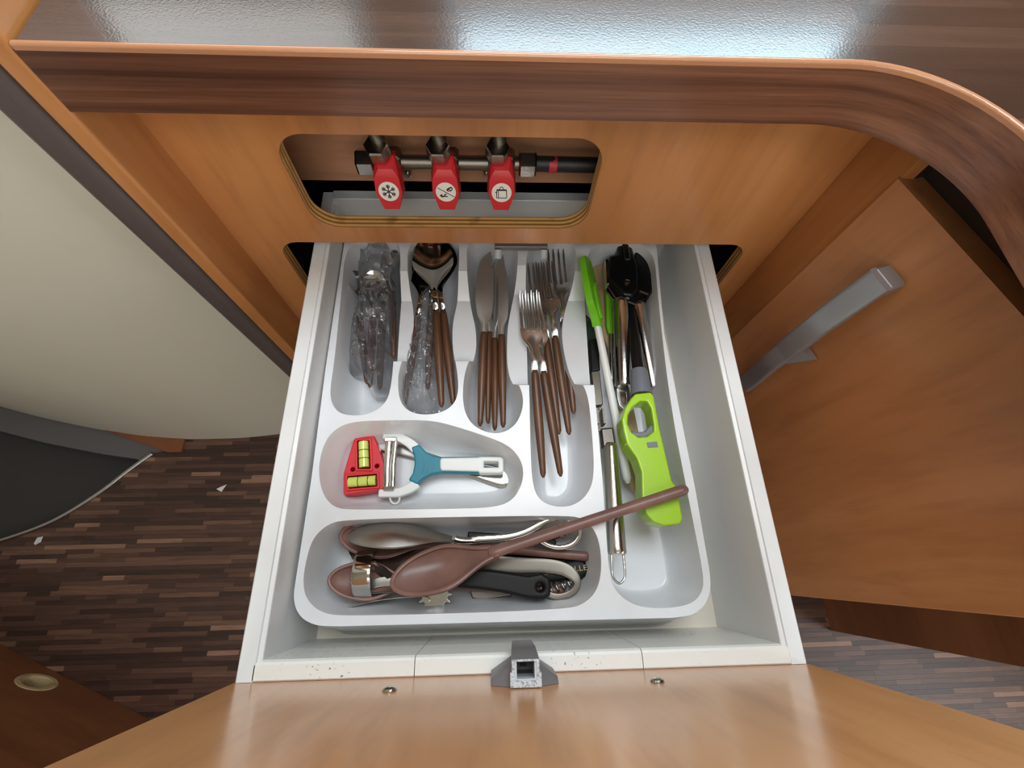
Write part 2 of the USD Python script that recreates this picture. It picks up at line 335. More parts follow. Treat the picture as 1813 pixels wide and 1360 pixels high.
M['film'] = mat('clear_wrapper_film', {'t': ('transparent_bsdf', {'color': (.975, .975, .98)}), 'g': ('glossy_bsdf', {'color': (.9, .92, .95), 'roughness': .07}), 'd': ('diffuse_bsdf', {'color': (.86, .86, .9)}),
      'f': ('layer_weight', {'blend': .42}), 'md': ('mix_closure', {'fac': .08}), 'mc': ('mix_closure', {})},
      [('t.BSDF', 'md.closure1'), ('d.BSDF', 'md.closure2'), ('f.fresnel', 'mc.fac'), ('md.closure', 'mc.closure1'), ('g.BSDF', 'mc.closure2')], 'mc.closure')

# ------------------------------------------------------------------ the setting
ZF = -.62
step_curve = [(-.755, -.058), (-.802, -.067), (-.845, -.107), (-.887, -.15), (-.972, -.214), (-1.062, -.25), (-1.2, -.285), (-1.4, -.30)]
cream_line = [(-.335, .012), (-.43, -.012), (-.532, -.026), (-.63, -.034), (-.722, -.035), (-.82, -.028), (-.904, -.015), (-1.04, .013), (-1.179, .05), (-1.4, .12)]
well = Polygon(step_curve + [(-1.4, .12), (-1.179, .05), (-1.04, .013), (-.904, -.015), (-.82, -.03)])
floor = thing('floor', 'dark brown floor of narrow staggered wood-look strips below the drawer', None, loc=(0, 0, ZF), kind='structure')
slab = sbox(-1.4, -1.75, 1.8, .62).difference(well)
obj('floor_base', prism(slab, ZF - .03, ZF - .0006), M['floor_base'], floor)
# the strips: those in view are parts, nearest first, the rest one part
seen = [Polygon([(-1.16, -.62), (-.38, -.62), (-.38, .0), (-1.16, .06)]), Polygon([(.36, -.80), (1.45, -.80), (1.45, -.33), (.36, -.33)])]
strips, rest = [], []
y = -1.0
while y < .06:
    x = -1.4 + rng.uniform(-.2, 0)
    h = .0088
    while x < 1.75:
        w = rng.choice((.05, .07, .09, .12, .16)) * rng.uniform(.8, 1.2)
        q = sbox(x + .0001, y + .0001, x + w - .0001, y + h - .0001).intersection(slab)
        c = (x + w / 2, y + h / 2)
        if not q.is_empty and q.area > 1e-5:
            i = rng.choices(range(8), (5, 4, 5, 3, 5, 1.3, 3, 5))[0]
            inview = any(s.contains(Point(c)) for s in seen)
            for g in getattr(q, 'geoms', [q]):
                if g.geom_type != 'Polygon' or g.area < 1e-5: continue
                d = math.hypot(c[0] - CAM_C[0], c[1] - CAM_C[1])
                (strips if inview else rest).append((d, g, i))
        x += w
    y += h
strips.sort(key=lambda s: s[0])
for d, g, i in strips[:300]: obj('floor_strip', prism(g, ZF - .0006, ZF + rng.uniform(-.00012, .00008)), M[f'floor{i}'], floor, smooth=False)
for i in range(8):
    ms = [prism(g, ZF - .0006, ZF) for d, g, k in strips[300:] + rest if k == i]
    if ms: obj('floor_strips_beyond', ms, M[f'floor{i}'], floor, smooth=False, kind='stuff')
# cabin shell around (out of the picture; it closes the room for bounce light and reflections)
def shell(name, label, mesh, m): meta(obj(name, mesh, m, None, smooth=False), label, None, None, 'structure')
shell('wall_back', 'unseen wood panelled cabin wall behind the worktop', bx((-1.45, .62, -.65), (1.85, .66, 1.34)), M['board'])  # out of view, dark so the worktop mirrors less at right
shell('wall_front', 'cream cabin wall across the aisle', bx((-1.45, -1.79, -.65), (1.85, -1.75, 1.34)), M['cream_wall'])
shell('wall_right', 'cream cabin wall at the right', bx((1.8, -1.75, -.65), (1.84, .62, 1.34)), M['cream_wall'])
shell('wall_left', 'cream cabin wall at the left', bx((-1.45, -1.75, -.8), (-1.41, .62, 1.34)), M['cream_wall'])
shell('ceiling', 'cream cabin ceiling', bx((-1.45, -1.79, 1.3), (1.85, .66, 1.34)), M['cream_wall'])

def frame2d(w, h, t=.03):
    return sbox(-w / 2 - t, -h / 2 - t, w / 2 + t, h / 2 + t).difference(sbox(-w / 2, -h / 2, w / 2, h / 2))
def opening(name, label, c, w, h, axis):  # white frames set around the unseen area lights, out of view
    t = prism(frame2d(w, h), 0, .014); v = t.vertices.copy()
    t.vertices = np.array(c) + {'y': np.c_[v[:, 0], v[:, 2], v[:, 1]], '-y': np.c_[v[:, 0], -v[:, 2], v[:, 1]], 'z': v}[axis]
    if t.volume < 0: t.invert()
    meta(obj(name, t, M['white'], None, smooth=False), label, None, None, 'structure')
opening('unseen_frame_1', 'white frame of the unseen window light behind the worktop', (.29, .605, .66), .74, .56, 'y')
opening('unseen_frame_2', 'smaller white frame of the unseen light behind the worktop at left', (-.50, .605, .64), .44, .50, 'y')
opening('unseen_frame_3', 'white frame of the unseen light across the aisle', (0, -1.725, .75), 1.5, .6, '-y')
opening('unseen_frame_4', 'white frame of the unseen light above the drawer', (.08, .06, 1.284), .75, .56, 'z')
opening('unseen_frame_5', 'white frame of the unseen light above the aisle', (0, -1.02, 1.284), .85, .60, 'z')

# entrance step, sunk into the floor by the cream door
st = thing('entrance_step', 'dark grey sunken entrance step with curved metal edge at left, below the cream door', 'step', loc=(-1.0, -.1, ZF - .09))
obj('tread', prism(well.buffer(.004), ZF - .09, ZF - .08), M['step'], st)
obj('riser', prism(well.buffer(.012).difference(well.buffer(.002)), ZF - .082, ZF - .002), M['step'], st)
band_line = LineString([(-.76, -.062), (-.82, -.030), (-.904, -.017), (-1.04, .011), (-1.179, .048), (-1.4, .118)])
band = band_line.buffer(.05).intersection(well)
band = max(getattr(band, 'geoms', [band]), key=lambda g: g.area)
obj('lighter_band', prism(band, ZF - .03, ZF - .004), M['step_band'], st)  # lighter grey band along the foot of the cream door
ec = np.array([(x, y, ZF + .0015) for x, y in step_curve[1:]])
obj('edge_strip', sweep(np.c_[spline(np.linspace(0, 1, 7), ec[:, 0], np.linspace(0, 1, 40)), spline(np.linspace(0, 1, 7), ec[:, 1], np.linspace(0, 1, 40)), np.full(40, ZF + .001)], .0045, .003), M['alu'], st)
tw = thing('door_threshold', 'brown wooden threshold wedge at the foot of the cream door', 'threshold', loc=(-.83, -.04, ZF), kind='structure')
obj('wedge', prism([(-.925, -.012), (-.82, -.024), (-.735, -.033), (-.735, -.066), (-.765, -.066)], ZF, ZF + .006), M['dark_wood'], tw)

# cream curved door at the left
cl = np.array(cream_line); tt = np.linspace(0, 1, len(cl)); ts = np.linspace(0, 1, 60)
cx, cy = spline(tt, cl[:, 0], ts), spline(tt, cl[:, 1], ts)
outer = list(zip(cx, cy)); inner = [(a, b + .03) for a, b in outer[::-1]]
cd = thing('curved_door', 'cream curved door panel at left beside the grey-brown upright profile', 'door', loc=(-.75, 0, ZF))
obj('door_skin', prism(outer + inner, ZF + .001, 1.29), M['cream'], cd)
gp = thing('upright_profile', 'grey-brown rounded upright profile between the cream door and the wooden cabinet side', 'profile', loc=(-.322, -.03, ZF))
prof = rounded([(-.341, .02), (-.341, -.050), (-.3115, -.050), (-.3115, .02)], .0105)
obj('profile_body', prism(prof, ZF, 1.29), M['grey_trim'], gp)
obj('gap_shade_strip', prism([(-.3115, .02), (-.3115, -.034), (-.3085, -.034), (-.3085, .02)], ZF, .6), M['black'], gp)  # black strip stands in for the shade in the gap here

# ------------------------------------------------------------------ kitchen cabinet
kc = thing('kitchen_cabinet', 'orange-brown veneered kitchen cabinet with two openings cut in its face', 'cabinet', loc=(0, 0, ZF))
face = sbox(-.3028, ZF, .2905, .2017)
slot = rounded([(-.2545, -.16), (.2595, -.16), (.2595, .020), (-.2545, .020)], .022)
c1 = [P(490, 250, y=0), P(552, 396, y=0), P(1036, 400, y=0), P(1071, 255, y=0)]
cut = rounded([(-.2035, .0431), (.0706, .0431), (.0706, .1492), (-.2035, .1492)], .026)
fz = face.difference(slot).difference(cut)
obj('face_panel', xz_panel(fz, 0, .0148), M['oak_v'], kc, smooth=30)
for hole in (slot, cut):
    ring = hole.buffer(.0002).difference(hole.buffer(-.00025))
    obj('plywood_edge', xz_panel(ring, .0006, .0149), M['ply'], kc, smooth=30)
sp = rounded([(-.3092, .56), (-.3092, -.0490), (-.2935, -.0490), (-.2935, .56)], .0028)
obj('side_panel', prism(sp, ZF, .2417), M['oak_v'], kc, smooth=30)
obj('corner_post', prism(rounded([(-.3092, .028), (-.3092, -.0490), (-.2935, -.0490), (-.2935, .028)], .0028), .2417, 1.29), M['oak_v'], kc, smooth=30)
obj('corner_filler', prism([(.2908, 0), (.2846, -.0565), (.2946, -.0575), (.306, .0), (.306, .0148), (.2908, .0148)], ZF, .2014), M['oak_v'], kc)
obj('valve_board', bx((-.29, .075, .0318), (.29, .090, .2017)), M['board'], kc)
obj('inside_wall', [bx((-.2933, .0149, ZF), (-.2835, .55, .2017)), bx((.281, .0149, ZF), (.2905, .55, .2017)), bx((-.29, .54, ZF), (.29, .55, .2017)), bx((-.29, .016, -.17), (.29, .54, -.16))], M['inside_shade'], kc, label='cabinet inside coloured dark for the shade behind the openings')

# worktop
wt = thing('worktop', 'dark walnut worktop with glossy top and rounded inner corner above the drawer', 'worktop', loc=(0, .2, .2017))
arc = []
cx0, cy0, r0 = .190, -.1385, .09
for a in np.linspace(90, 4, 18): arc.append((cx0 + r0 * math.cos(math.radians(a)), cy0 + r0 * math.sin(math.radians(a))))
edge = [(-.2934, -.0485), (-.1, -.0485), (.08, -.0485)] + arc + [(.2812, -.17), (.2835, -.21), (.29, -.28), (.305, -.42)]
outline = Polygon(edge + [(.78, -.42), (.78, .56), (-.2934, .56)])
obj('top', prism(outline.buffer(-.0035), .2022, .2417), M['worktop'], wt)
ln = LineString(edge)
bandp = ln.buffer(.0038, single_sided=True, cap_style='flat').union(ln.buffer(-.0038, single_sided=True, cap_style='flat')).intersection(outline)
bandp = max(getattr(bandp, 'geoms', [bandp]), key=lambda g: g.area)
obj('edge_band', prism(bandp, .2017, .2386), M['walnut'], wt, smooth=30)
obj('edge_sheen', prism(bandp.buffer(.0002), .2385, .2424, .0018), M['trim'], wt, smooth=40, label='sheen painted as thin light brown trim along the worktop edge')

# right-hand cabinet with the door under the worktop
ZD = .165
B0 = P(1598, 325, z=ZD)[:2]; DD = P(1812, 560, z=ZD)[:2] - B0; DD /= np.linalg.norm(DD); DN = np.array([-DD[1], DD[0]])   # DN points into the cabinet
DN = DN if DN[0] > 0 else -DN
rc = thing('corner_cabinet', 'brown wooden cabinet door with satin metal lever handle, right of the drawer', 'cabinet', loc=(.3, -.22, ZF))
def dpt(u, n): return tuple(B0 + DD * u + DN * n)
door = obj('door', prism(rounded([dpt(-.0065, 0), dpt(.327, 0), dpt(.327, .02), dpt(-.0065, .02)], .002), -.56, ZD), M['door'], rc)
def on_door(px, py, out=0.):
    o = np.array([*(B0 - DN * out), 0]); n = np.array([*DN, 0]); r = CAM_R.T @ np.array([(px - 906.5) / F_PX, (py - 680) / F_PX, 1.0])
    q = CAM_C + r * (((o - CAM_C) @ n) / (r @ n)); return (q[:2] - B0) @ DD, q[2]
def hbox(u0, u1, n0, n1, z0, z1, b=.002):
    t = tri(bx(np.array([u0, n0, z0]), np.array([u1, n1, z1]), b)); v = t.vertices
    t.vertices = np.c_[B0[0] + DD[0] * v[:, 0] + DN[0] * v[:, 1], B0[1] + DD[1] * v[:, 0] + DN[1] * v[:, 1], v[:, 2]]
    if t.volume < 0: t.invert()
    return t
def dsweep(zs, us, ns, wu, tn, e=5.0):
    pts = np.array([[*dpt(u, n), z] for z, u, n in zip(zs, us, ns)])
    return sweep(pts, wu, tn, up=np.array([-DN[0], -DN[1], .0]), k=20, e=e)
(hu, hz1), (_, hz0), (_, hzr) = on_door(1553, 497, .022), on_door(1377, 606, .020), on_door(1322, 664, .010)
obj('lever_handle', dsweep(np.linspace(hz0, hz1, 12), np.full(12, hu), -.017 - .004 * np.sin(np.linspace(0, 3.14, 12)), np.full(12, .0112), np.full(12, .0050)), M['handle_grey'], door)
obj('lever_post', hbox(hu - .0108, hu + .0108, -.0165, 0, hz1 - .012, hz1 + .0005), M['handle_grey'], door)
obj('handle_root', dsweep(np.linspace(hzr - .02, hz0 - .0008, 8), np.full(8, hu), np.array([-.004, -.005, -.0075, -.0105, -.0135, -.0160, -.0168, -.0168]), np.full(8, .0106), np.full(8, .0046)), M['handle_grey'], door)
w0, w1 = hz0 - .022, hz0 + .012
obj('latch_tongue', hull([(*dpt(hu + .0085, -.012), w1), (*dpt(hu + .0085, -.002), w1), (*dpt(hu + .022, -.004), w1), (*dpt(hu + .022, -.002), w1), (*dpt(hu + .0085, -.012), w0), (*dpt(hu + .0085, -.002), w0), (*dpt(hu + .015, -.004), w0 + .012)]), M['handle_grey'], door)
obj('carcass', prism([dpt(.0, .021), dpt(.322, .021), (.47, -.36), (.47, .03), (.3065, .03), (.3065, 0.), (.2955, -.057)], ZF + .08, .1995), M['inside_shade'], rc)
sb = thing('seat_base', 'dark brown wooden furniture side standing on the floor beyond the right cabinet door', 'furniture', loc=(.8, -.2, ZF))
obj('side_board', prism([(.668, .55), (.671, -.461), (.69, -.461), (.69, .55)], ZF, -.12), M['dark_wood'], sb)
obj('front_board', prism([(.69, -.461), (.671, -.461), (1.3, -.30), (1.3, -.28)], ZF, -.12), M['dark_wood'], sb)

# bench across the aisle at lower left with finger hole
A0 = np.array([-.987, -.44]); BD = np.array([.294, -.121]); BD /= np.linalg.norm(BD); BN = np.array([-BD[1], BD[0]])   # BN towards the aisle
def bench_map(t):
    v = t.vertices; t = t.copy(); t.vertices = np.c_[A0[0] + BD[0] * v[:, 0] + BN[0] * v[:, 2], A0[1] + BD[1] * v[:, 0] + BN[1] * v[:, 2], v[:, 1]]
    if t.volume < 0: t.invert()
    return t
bn = thing('bench_front', 'dark wooden bench board with a pale oval finger hole at lower left', 'bench', loc=(-.85, -.5, ZF))
hole = shapely.affinity.scale(Point(.149, -.5665).buffer(.030, quad_segs=24), .98, 1.02)
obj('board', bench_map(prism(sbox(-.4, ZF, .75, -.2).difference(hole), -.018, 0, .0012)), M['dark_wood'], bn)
obj('finger_hole_ring', bench_map(prism(hole.buffer(.0018).difference(hole.buffer(-.0075)), -.018, .0012, .0015)), M['pale_wood'], bn, label='pale ring of the finger hole')
obj('backing_board', bench_map(prism(sbox(.08, -.615, .22, -.5), -.03, -.02)), M['pale_wood'], bn)
for (q, lb) in (([(383, 866), (391, 862), (401, 858), (392, 871)], 'small bluish paper scrap on the floor beside the drawer'), ([(60, 962), (66, 952), (76, 950), (72, 960), (62, 965)], 'small pale scrap on the floor below the metal step edge')):
    pp = [P(*a, z=ZF + .001)[:2] for a in q]
    s = obj('paper_scrap', prism(pp, ZF + .0003, ZF + .0013), M['paper']); meta(s, lb, 'scrap')

# ------------------------------------------------------------------ the drawer
XL0, XL1, XR0, XR1, YF0, YF1, YB = -.2245, -.207, .2085, .2256, -.4010, -.3868, .090
ZB = -.115
dr = thing('drawer', 'pulled-out drawer with white plastic sides and an orange-brown wooden front', 'drawer', loc=(0, -.2, ZB - .006))
obj('drawer_bottom', bx((XL0 + .002, YF0 + .001, ZB - .006), (XR1 - .002, YB, ZB)), M['liner'], dr)
def side(x_out, x_in, s):
    # section in (x, z): flat top, small step at the inner lip, wall, hollow back
    pts = [(x_out, -.125), (x_out, -.0012), (x_out - s * -.0012, 0), (x_in - s * .0042, 0), (x_in - s * .0036, -.0016), (x_in - s * .0004, -.0022), (x_in, -.0032), (x_in - s * -.0006, ZB)]
    pts += [(x_in - s * .003, -.125)]
    t = prism(Polygon(pts).buffer(0), 0, YB - YF0); v = t.vertices.copy(); t.vertices = np.c_[v[:, 0], YB - v[:, 2], v[:, 1]]
    if t.volume < 0: t.invert()
    return t
obj('drawer_side', side(XL0, XL1, 1), M['white'], dr, smooth=20)
obj('drawer_side', side(XR1, XR0, -1), M['white'], dr, smooth=20)
xs = [XL1 - .0052, P(734, 1180, z=0)[0], P(1138, 1170, z=0)[0], XR0 + .0046]
for i in range(3):
    a, b = xs[i] + .0003, xs[i + 1] - .0003
    t = prism(Polygon([(YF0, -.125), (YF0, -.001), (YF0 + .001, 0), (YF1 - .003, 0), (YF1 - .0012, -.0012), (YF1, -.004), (YF1, -.125)]), 0, b - a); v = t.vertices.copy()
    t.vertices = np.c_[a + v[:, 2], v[:, 0], v[:, 1]]
    if t.volume < 0: t.invert()
    obj('front_rail', t, M['dirty_white'], dr, smooth=20)
obj('drawer_back', [bx((-.2115, .0765, ZB), (.2125, YB, .0035), .001)], M['frost'], dr)
obj('drawer_front', xz_panel(rounded([(-.2255, -.20), (.2265, -.20), (.2265, .235), (-.2255, .235)], .003), -.0, .018).apply_translation((0, YF0 - .0182, 0)), M['oak_front'], dr, smooth=30)
LX0, LX1, LY1 = -.0140, .0056, -.3838
def tri_m(t):
    if isinstance(t, m3.Manifold): return t
    return m3.Manifold(m3.Mesh(np.asarray(t.vertices, np.float32), np.asarray(t.faces, np.uint32)))
def wing(x_in, x_out): return [(x_out, YF0, .004), (x_out, YF0, .036), (x_out, YF0 + .0035, .003), (x_out, YF0 + .0035, .032), (x_in, YF0, .002), (x_in, YF0, .0425), (x_in, YF0 + .0125, .002), (x_in, YF0 + .0125, .036)]
la = obj('latch', hull(wing(LX0 + .001, -.0286)) + hull(wing(LX1 - .001, .0196)), M['grey_plastic'], dr)
pit = tri_m(bx((LX0 + .0020, YF0 + .0048, .012), (LX1 - .0020, LY1 - .0012, .06)))
obj('latch_block', hull([(LX0, YF0, .002), (LX1, YF0, .002), (LX0, YF0, .0455), (LX1, YF0, .0455), (LX0, LY1, .0455), (LX1, LY1, .0455), (LX0 + .0012, LY1 + .0052, .030), (LX1 - .0012, LY1 + .0052, .030), (LX0 + .002, LY1 + .0060, .002), (LX1 - .002, LY1 + .0060, .002)]) - pit, M['grey_plastic'], la)
obj('latch_frame', tri_m(bx((LX0 - .0012, YF0 + .0002, .044), (LX1 + .0012, YF0 + .0095, .0472), .0005)) + tri_m(bx((LX0, YF0 + .0002, .0445), (LX1, LY1, .0472), .0005)) - pit, M['latch_rim'], la, label='worn pale frame around the latch opening')
inner = tri_m(bx((LX0 + .0020, YF0 + .0048, .030), (LX1 - .0020, LY1 - .0012, .0462))) - tri_m(bx((LX0 + .0036, YF0 + .0056, .0), (LX1 - .0036, LY1 - .0006, .06)))
obj('latch_liner', inner, M['pale_grey'], la)
obj('latch_bolt', hull([(LX0 + .0072, YF0 + .0085, .020), (LX1 - .0078, YF0 + .0085, .020), (LX0 + .0072, LY1 - .003, .036), (LX1 - .0078, LY1 - .003, .036), (LX0 + .0072, LY1 - .003, .018), (LX1 - .0078, LY1 - .003, .018)]), M['steel_dull'], la)
for px, py in ((690, 1219), (1163, 1203)):
    c = P(px, py, y=YF0 + .001); c[1] = YF0
    obj('screw', [sweep(np.array([[c[0], YF0, c[2]], [c[0], YF0 + .0012, c[2]], [c[0], YF0 + .0021, c[2]]]), np.array([.0052, .0046, .0022]), up=(1, 0, 0), k=18),
                  bx((c[0] - .0022, YF0 + .0015, c[2] - .0004), (c[0] + .0022, YF0 + .0024, c[2] + .0004)), bx((c[0] - .0004, YF0 + .0015, c[2] - .0022), (c[0] + .0004, YF0 + .0024, c[2] + .0022))], M['chrome_dirty'], dr)
# bracket with two round pegs over the tray's rear
bk = thing('peg_bracket', 'grey bracket with two round pegs just below the face panel, above the forks', 'bracket', loc=(-.01, .02, -.01))
obj('bar', bx((-.0228, .010, -.0050), (.0372, .018, .0022), .0008), M['grey_plastic'], bk)
for xx in (-.0190, .0333):
    obj('peg', [cyl((xx, .0105, -.0040), (xx, .0035, -.0085), .0043), cyl((xx, .0035, -.0085), (xx, .0022, -.0093), .0043, r2=.003)], M['pale_grey'], bk)

# ------------------------------------------------------------------ cutlery tray
ZT = -.035
def pts_at(z, *q): return [tuple(P(a, b, z=z)[:2]) for a, b in q]
comp = []
def smooth_poly(pts, r):
    p = Polygon(pts).buffer(0)
    return p.buffer(-r, quad_segs=12).buffer(2 * r, quad_segs=12).buffer(-r, quad_segs=12)
def resample(poly, n=220):
    ring = LineString(list(poly.exterior.coords)); L = ring.length
    q = np.array([ring.interpolate(L * i / n).coords[0] for i in range(n)])
    if Polygon(q).exterior.is_ccw is False: q = q[::-1]
    return q
C = [  # outline at the rim, pixels; corner radius; floor z; width of the sloped wall
    ([(614, 416), (602, 540), (592, 640), (584, 690), (587, 716), (602, 733), (632, 737), (664, 730), (686, 710), (693, 680), (697, 636), (700, 580), (705, 520), (710, 460), (704, 416)], .016, -.092, .019),
    ([(722, 416), (721, 500), (729, 545), (724, 610), (706, 652), (704, 692), (712, 720), (736, 734), (772, 734), (802, 720), (813, 692), (808, 646), (799, 610), (798, 560), (808, 520), (813, 470), (813, 416)], .014, -.092, .017),
    ([(827, 416), (826, 480), (832, 530), (842, 570), (842, 616), (822, 656), (818, 715), (832, 750), (862, 767), (892, 767), (916, 750), (928, 716), (922, 684), (899, 655), (898, 575), (906, 530), (917, 480), (917, 416)], .014, -.092, .017),
    ([(930, 416), (933, 540), (937, 687), (939, 790), (942, 856), (954, 886), (982, 898), (1012, 897), (1038, 880), (1053, 846), (1048, 760), (1040, 690), (1016, 662), (1002, 610), (998, 568), (1006, 528), (1019, 490), (1020, 416)], .016, -.092, .019),
    ([(1034, 424), (1042, 540), (1052, 690), (1066, 834), (1072, 930), (1079, 1020), (1088, 1044), (1108, 1064), (1140, 1077), (1190, 1077), (1226, 1069), (1243, 1050), (1247, 1025), (1228, 927), (1188, 726), (1166, 540), (1157, 424)], .022, -.1, .013),
    ([(563, 835), (570, 793), (588, 763), (621, 746), (700, 744), (760, 744), (797, 752), (866, 774), (901, 789), (921, 811), (928, 836), (922, 864), (908, 885), (883, 897), (830, 901), (621, 903), (591, 899), (571, 876)], .020, -.088, .024),
    ([(536, 1035), (540, 1000), (552, 955), (578, 929), (612, 919), (1000, 912), (1034, 918), (1057, 943), (1066, 990), (1061, 1040), (1038, 1068), (1000, 1080), (610, 1092), (568, 1085), (543, 1063)], .022, -.096, .021),
]
outer_px = [(602, 410), (583, 600), (551, 850), (520, 1050), (521, 1075), (534, 1097), (562, 1108), (600, 1109), (900, 1101), (1190, 1094), (1225, 1090), (1248, 1074), (1259, 1042), (1256, 1010), (1231, 866), (1200, 711), (1176, 590), (1168, 500), (1160, 410)]
tray_poly = smooth_poly(pts_at(ZT, *outer_px), .026)
tray_poly = tray_poly.intersection(sbox(-.2052, -1, .2, .066))
def chaikin(poly, k=3):
    p = np.array(poly.exterior.coords)[:-1]
    for _ in range(k):
        n = np.roll(p, -1, 0); p = np.stack([.75 * p + .25 * n, .25 * p + .75 * n], 1).reshape(-1, 2)
    return Polygon(p)
holes = [smooth_poly(list(chaikin(Polygon(pts_at(ZT, *q))).exterior.coords)[:-1], r * .7) for q, r, zf, w in C]
# the low saddle across the four dividers on which the cutlery lies
def ypx(px, py, z=ZT): return P(px, py, z=z)[1]
SAD = [(0, 1, ypx(700, 640), ypx(715, 480)), (1, 2, ypx(816, 640), ypx(820, 480)), (2, 3, ypx(930, 682), ypx(925, 470)), (3, 4, ypx(1045, 682), ypx(1028, 480))]
ZS, RF, RB = -.019, .009, .03
def saddle_z(y, y0, y1):
    return float(np.interp(y, [y0, y0 + RF, y1 - RB, y1], [0, ZS, ZS, 0]))
cxs = [h.centroid.x for h in holes]
def ztop(x, y):
    for a, b, y0, y1 in SAD:
        ha, hb = holes[a], holes[b]
        if y0 <= y <= y1:
            # middle line of each compartment at this y
            def mid(h):
                s = h.intersection(LineString([(-1, y), (1, y)])); return s.centroid.x if not s.is_empty else h.centroid.x
            if mid(ha) <= x <= mid(hb): return ZT + saddle_z(y, y0, y1)
    return ZT
plate = tray_poly
for h in holes: plate = plate.difference(Polygon(resample(h)))
cuts = sorted({round(v, 5) for a, b, y0, y1 in SAD for v in (y0, y0 + RF, y1 - RB, y1)})
V, Fc = [], []
def add(v, f):
    Fc.append(np.asarray(f) + sum(len(q) for q in V)); V.append(np.asarray(v))
ys = [-1] + cuts + [1]
for a, b in zip(ys[:-1], ys[1:]):
    piece = plate.intersection(sbox(-1, a, 1, b))
    for g in getattr(piece, 'geoms', [piece]):
        if g.geom_type != 'Polygon' or g.area < 1e-8: continue
        v2, f2 = trimesh.creation.triangulate_polygon(g, engine='earcut')
        c = g.representative_point()
        k = next((s for s in SAD if s[2] - 1e-6 <= c.y <= s[3] + 1e-6 and ztop(c.x, c.y) < ZT - 1e-9 or (s[2] < c.y < s[3] and abs(ztop(c.x, c.y) - ZT) > 1e-9)), None)
        low = ztop(c.x, c.y) < ZT - 1e-7
        zz = []
        for x, y in v2:
            if not low: zz.append(ZT)
            else:
                s = next(s for s in SAD if s[2] < c.y < s[3] and ztop(c.x, c.y) == ZT + saddle_z(c.y, s[2], s[3]) and holes[s[0]].centroid.x < c.x < holes[s[1]].centroid.x + .05)
                zz.append(ZT + saddle_z(y, s[2], s[3]))
        f2 = np.asarray(f2); n = np.cross(v2[f2[:, 1]] - v2[f2[:, 0]], v2[f2[:, 2]] - v2[f2[:, 0]]); f2[n < 0] = f2[n < 0][:, ::-1]
        add(np.c_[v2, zz], f2)
for h, (q, r, zf, w) in zip(holes, C):
    ring = resample(h); n = len(ring)
    # insert the saddle's break lines exactly where the outline crosses them
    extra = []
    for i in range(n):
        p0, p1 = ring[i], ring[(i + 1) % n]
        row = [tuple(p0)]
        for cv in cuts:
            if (p0[1] - cv) * (p1[1] - cv) < 0:
                s = (cv - p0[1]) / (p1[1] - p0[1]); row.append((p0[0] + s * (p1[0] - p0[0]), cv, s))
        row = [row[0]] + [(e[0], e[1]) for e in sorted(row[1:], key=lambda e: e[2])]
        extra += row
    ring = np.array(extra); n = len(ring)
    t = np.roll(ring, -3, 0) - np.roll(ring, 3, 0); nr = np.c_[-t[:, 1], t[:, 0]]
    for _ in range(6): nr = nr + np.roll(nr, 1, 0) + np.roll(nr, -1, 0)
    nr /= np.linalg.norm(nr, axis=1, keepdims=True)
    z0 = np.array([ztop(x, y + (1e-7 if False else 0)) for x, y in ring])
    rows = []
    for s, g in ((0, 0), (.03, .06), (.06, .17), (.12, .34), (.22, .55), (.34, .72), (.48, .85), (.64, .94), (.8, .985), (1, 1)):
        rows.append(np.c_[ring + nr * (s * w), z0 + (zf - z0) * g])
    rows = np.array(rows); idx = np.arange(rows.size // 3).reshape(len(rows), n); f = []
    for i in range(len(rows) - 1):
        a, b = idx[i], idx[i + 1]; f += [np.c_[a, np.roll(a, -1), np.roll(b, -1)], np.c_[a, np.roll(b, -1), b]]
    add(rows.reshape(-1, 3), np.vstack(f))
    v2, f2 = trimesh.creation.triangulate_polygon(Polygon(ring + nr * w), engine='earcut')
    f2 = np.asarray(f2); nn = np.cross(v2[f2[:, 1]] - v2[f2[:, 0]], v2[f2[:, 2]] - v2[f2[:, 0]]); f2[nn < 0] = f2[nn < 0][:, ::-1]
    add(np.c_[v2, np.full(len(v2), zf)], f2)
ring = np.array(tray_poly.exterior.coords)[:-1]
ring = ring if tray_poly.exterior.is_ccw else ring[::-1]
ring = resample(Polygon(ring), 260); n = len(ring)
t = np.roll(ring, -1, 0) - np.roll(ring, 1, 0); nr = np.c_[t[:, 1], -t[:, 0]]; nr /= np.linalg.norm(nr, axis=1, keepdims=True)
off = np.c_[np.maximum(nr[:, 0], 0) * .012, np.minimum(nr[:, 1], 0) * .0165]
ring0 = ring
rows = [np.c_[ring0, np.full(n, ZT)], np.c_[ring0 + off * .03, np.full(n, ZT - .001)], np.c_[ring0 + off * .05, np.full(n, ZT - .004)], np.c_[ring0 + off * .75, np.full(n, -.105)], np.c_[ring0 + off, np.full(n, ZB + .0005)]]
rows = np.array(rows); idx = np.arange(rows.size // 3).reshape(len(rows), n); f = []
for i in range(len(rows) - 1):
    a, b = idx[i], idx[i + 1]; f += [np.c_[a, b, np.roll(b, -1)], np.c_[a, np.roll(b, -1), np.roll(a, -1)]]
add(rows.reshape(-1, 3), np.vstack(f))
tray_mesh = trimesh.Trimesh(np.vstack(V), np.vstack(Fc), process=False); tray_mesh.merge_vertices(digits_vertex=6)
ct = thing('cutlery_tray', 'white moulded plastic cutlery tray with seven compartments lying in the drawer', 'tray', loc=(-.02, -.15, ZB))
obj('tray_body', tray_mesh, M['tray'], ct, smooth=38)

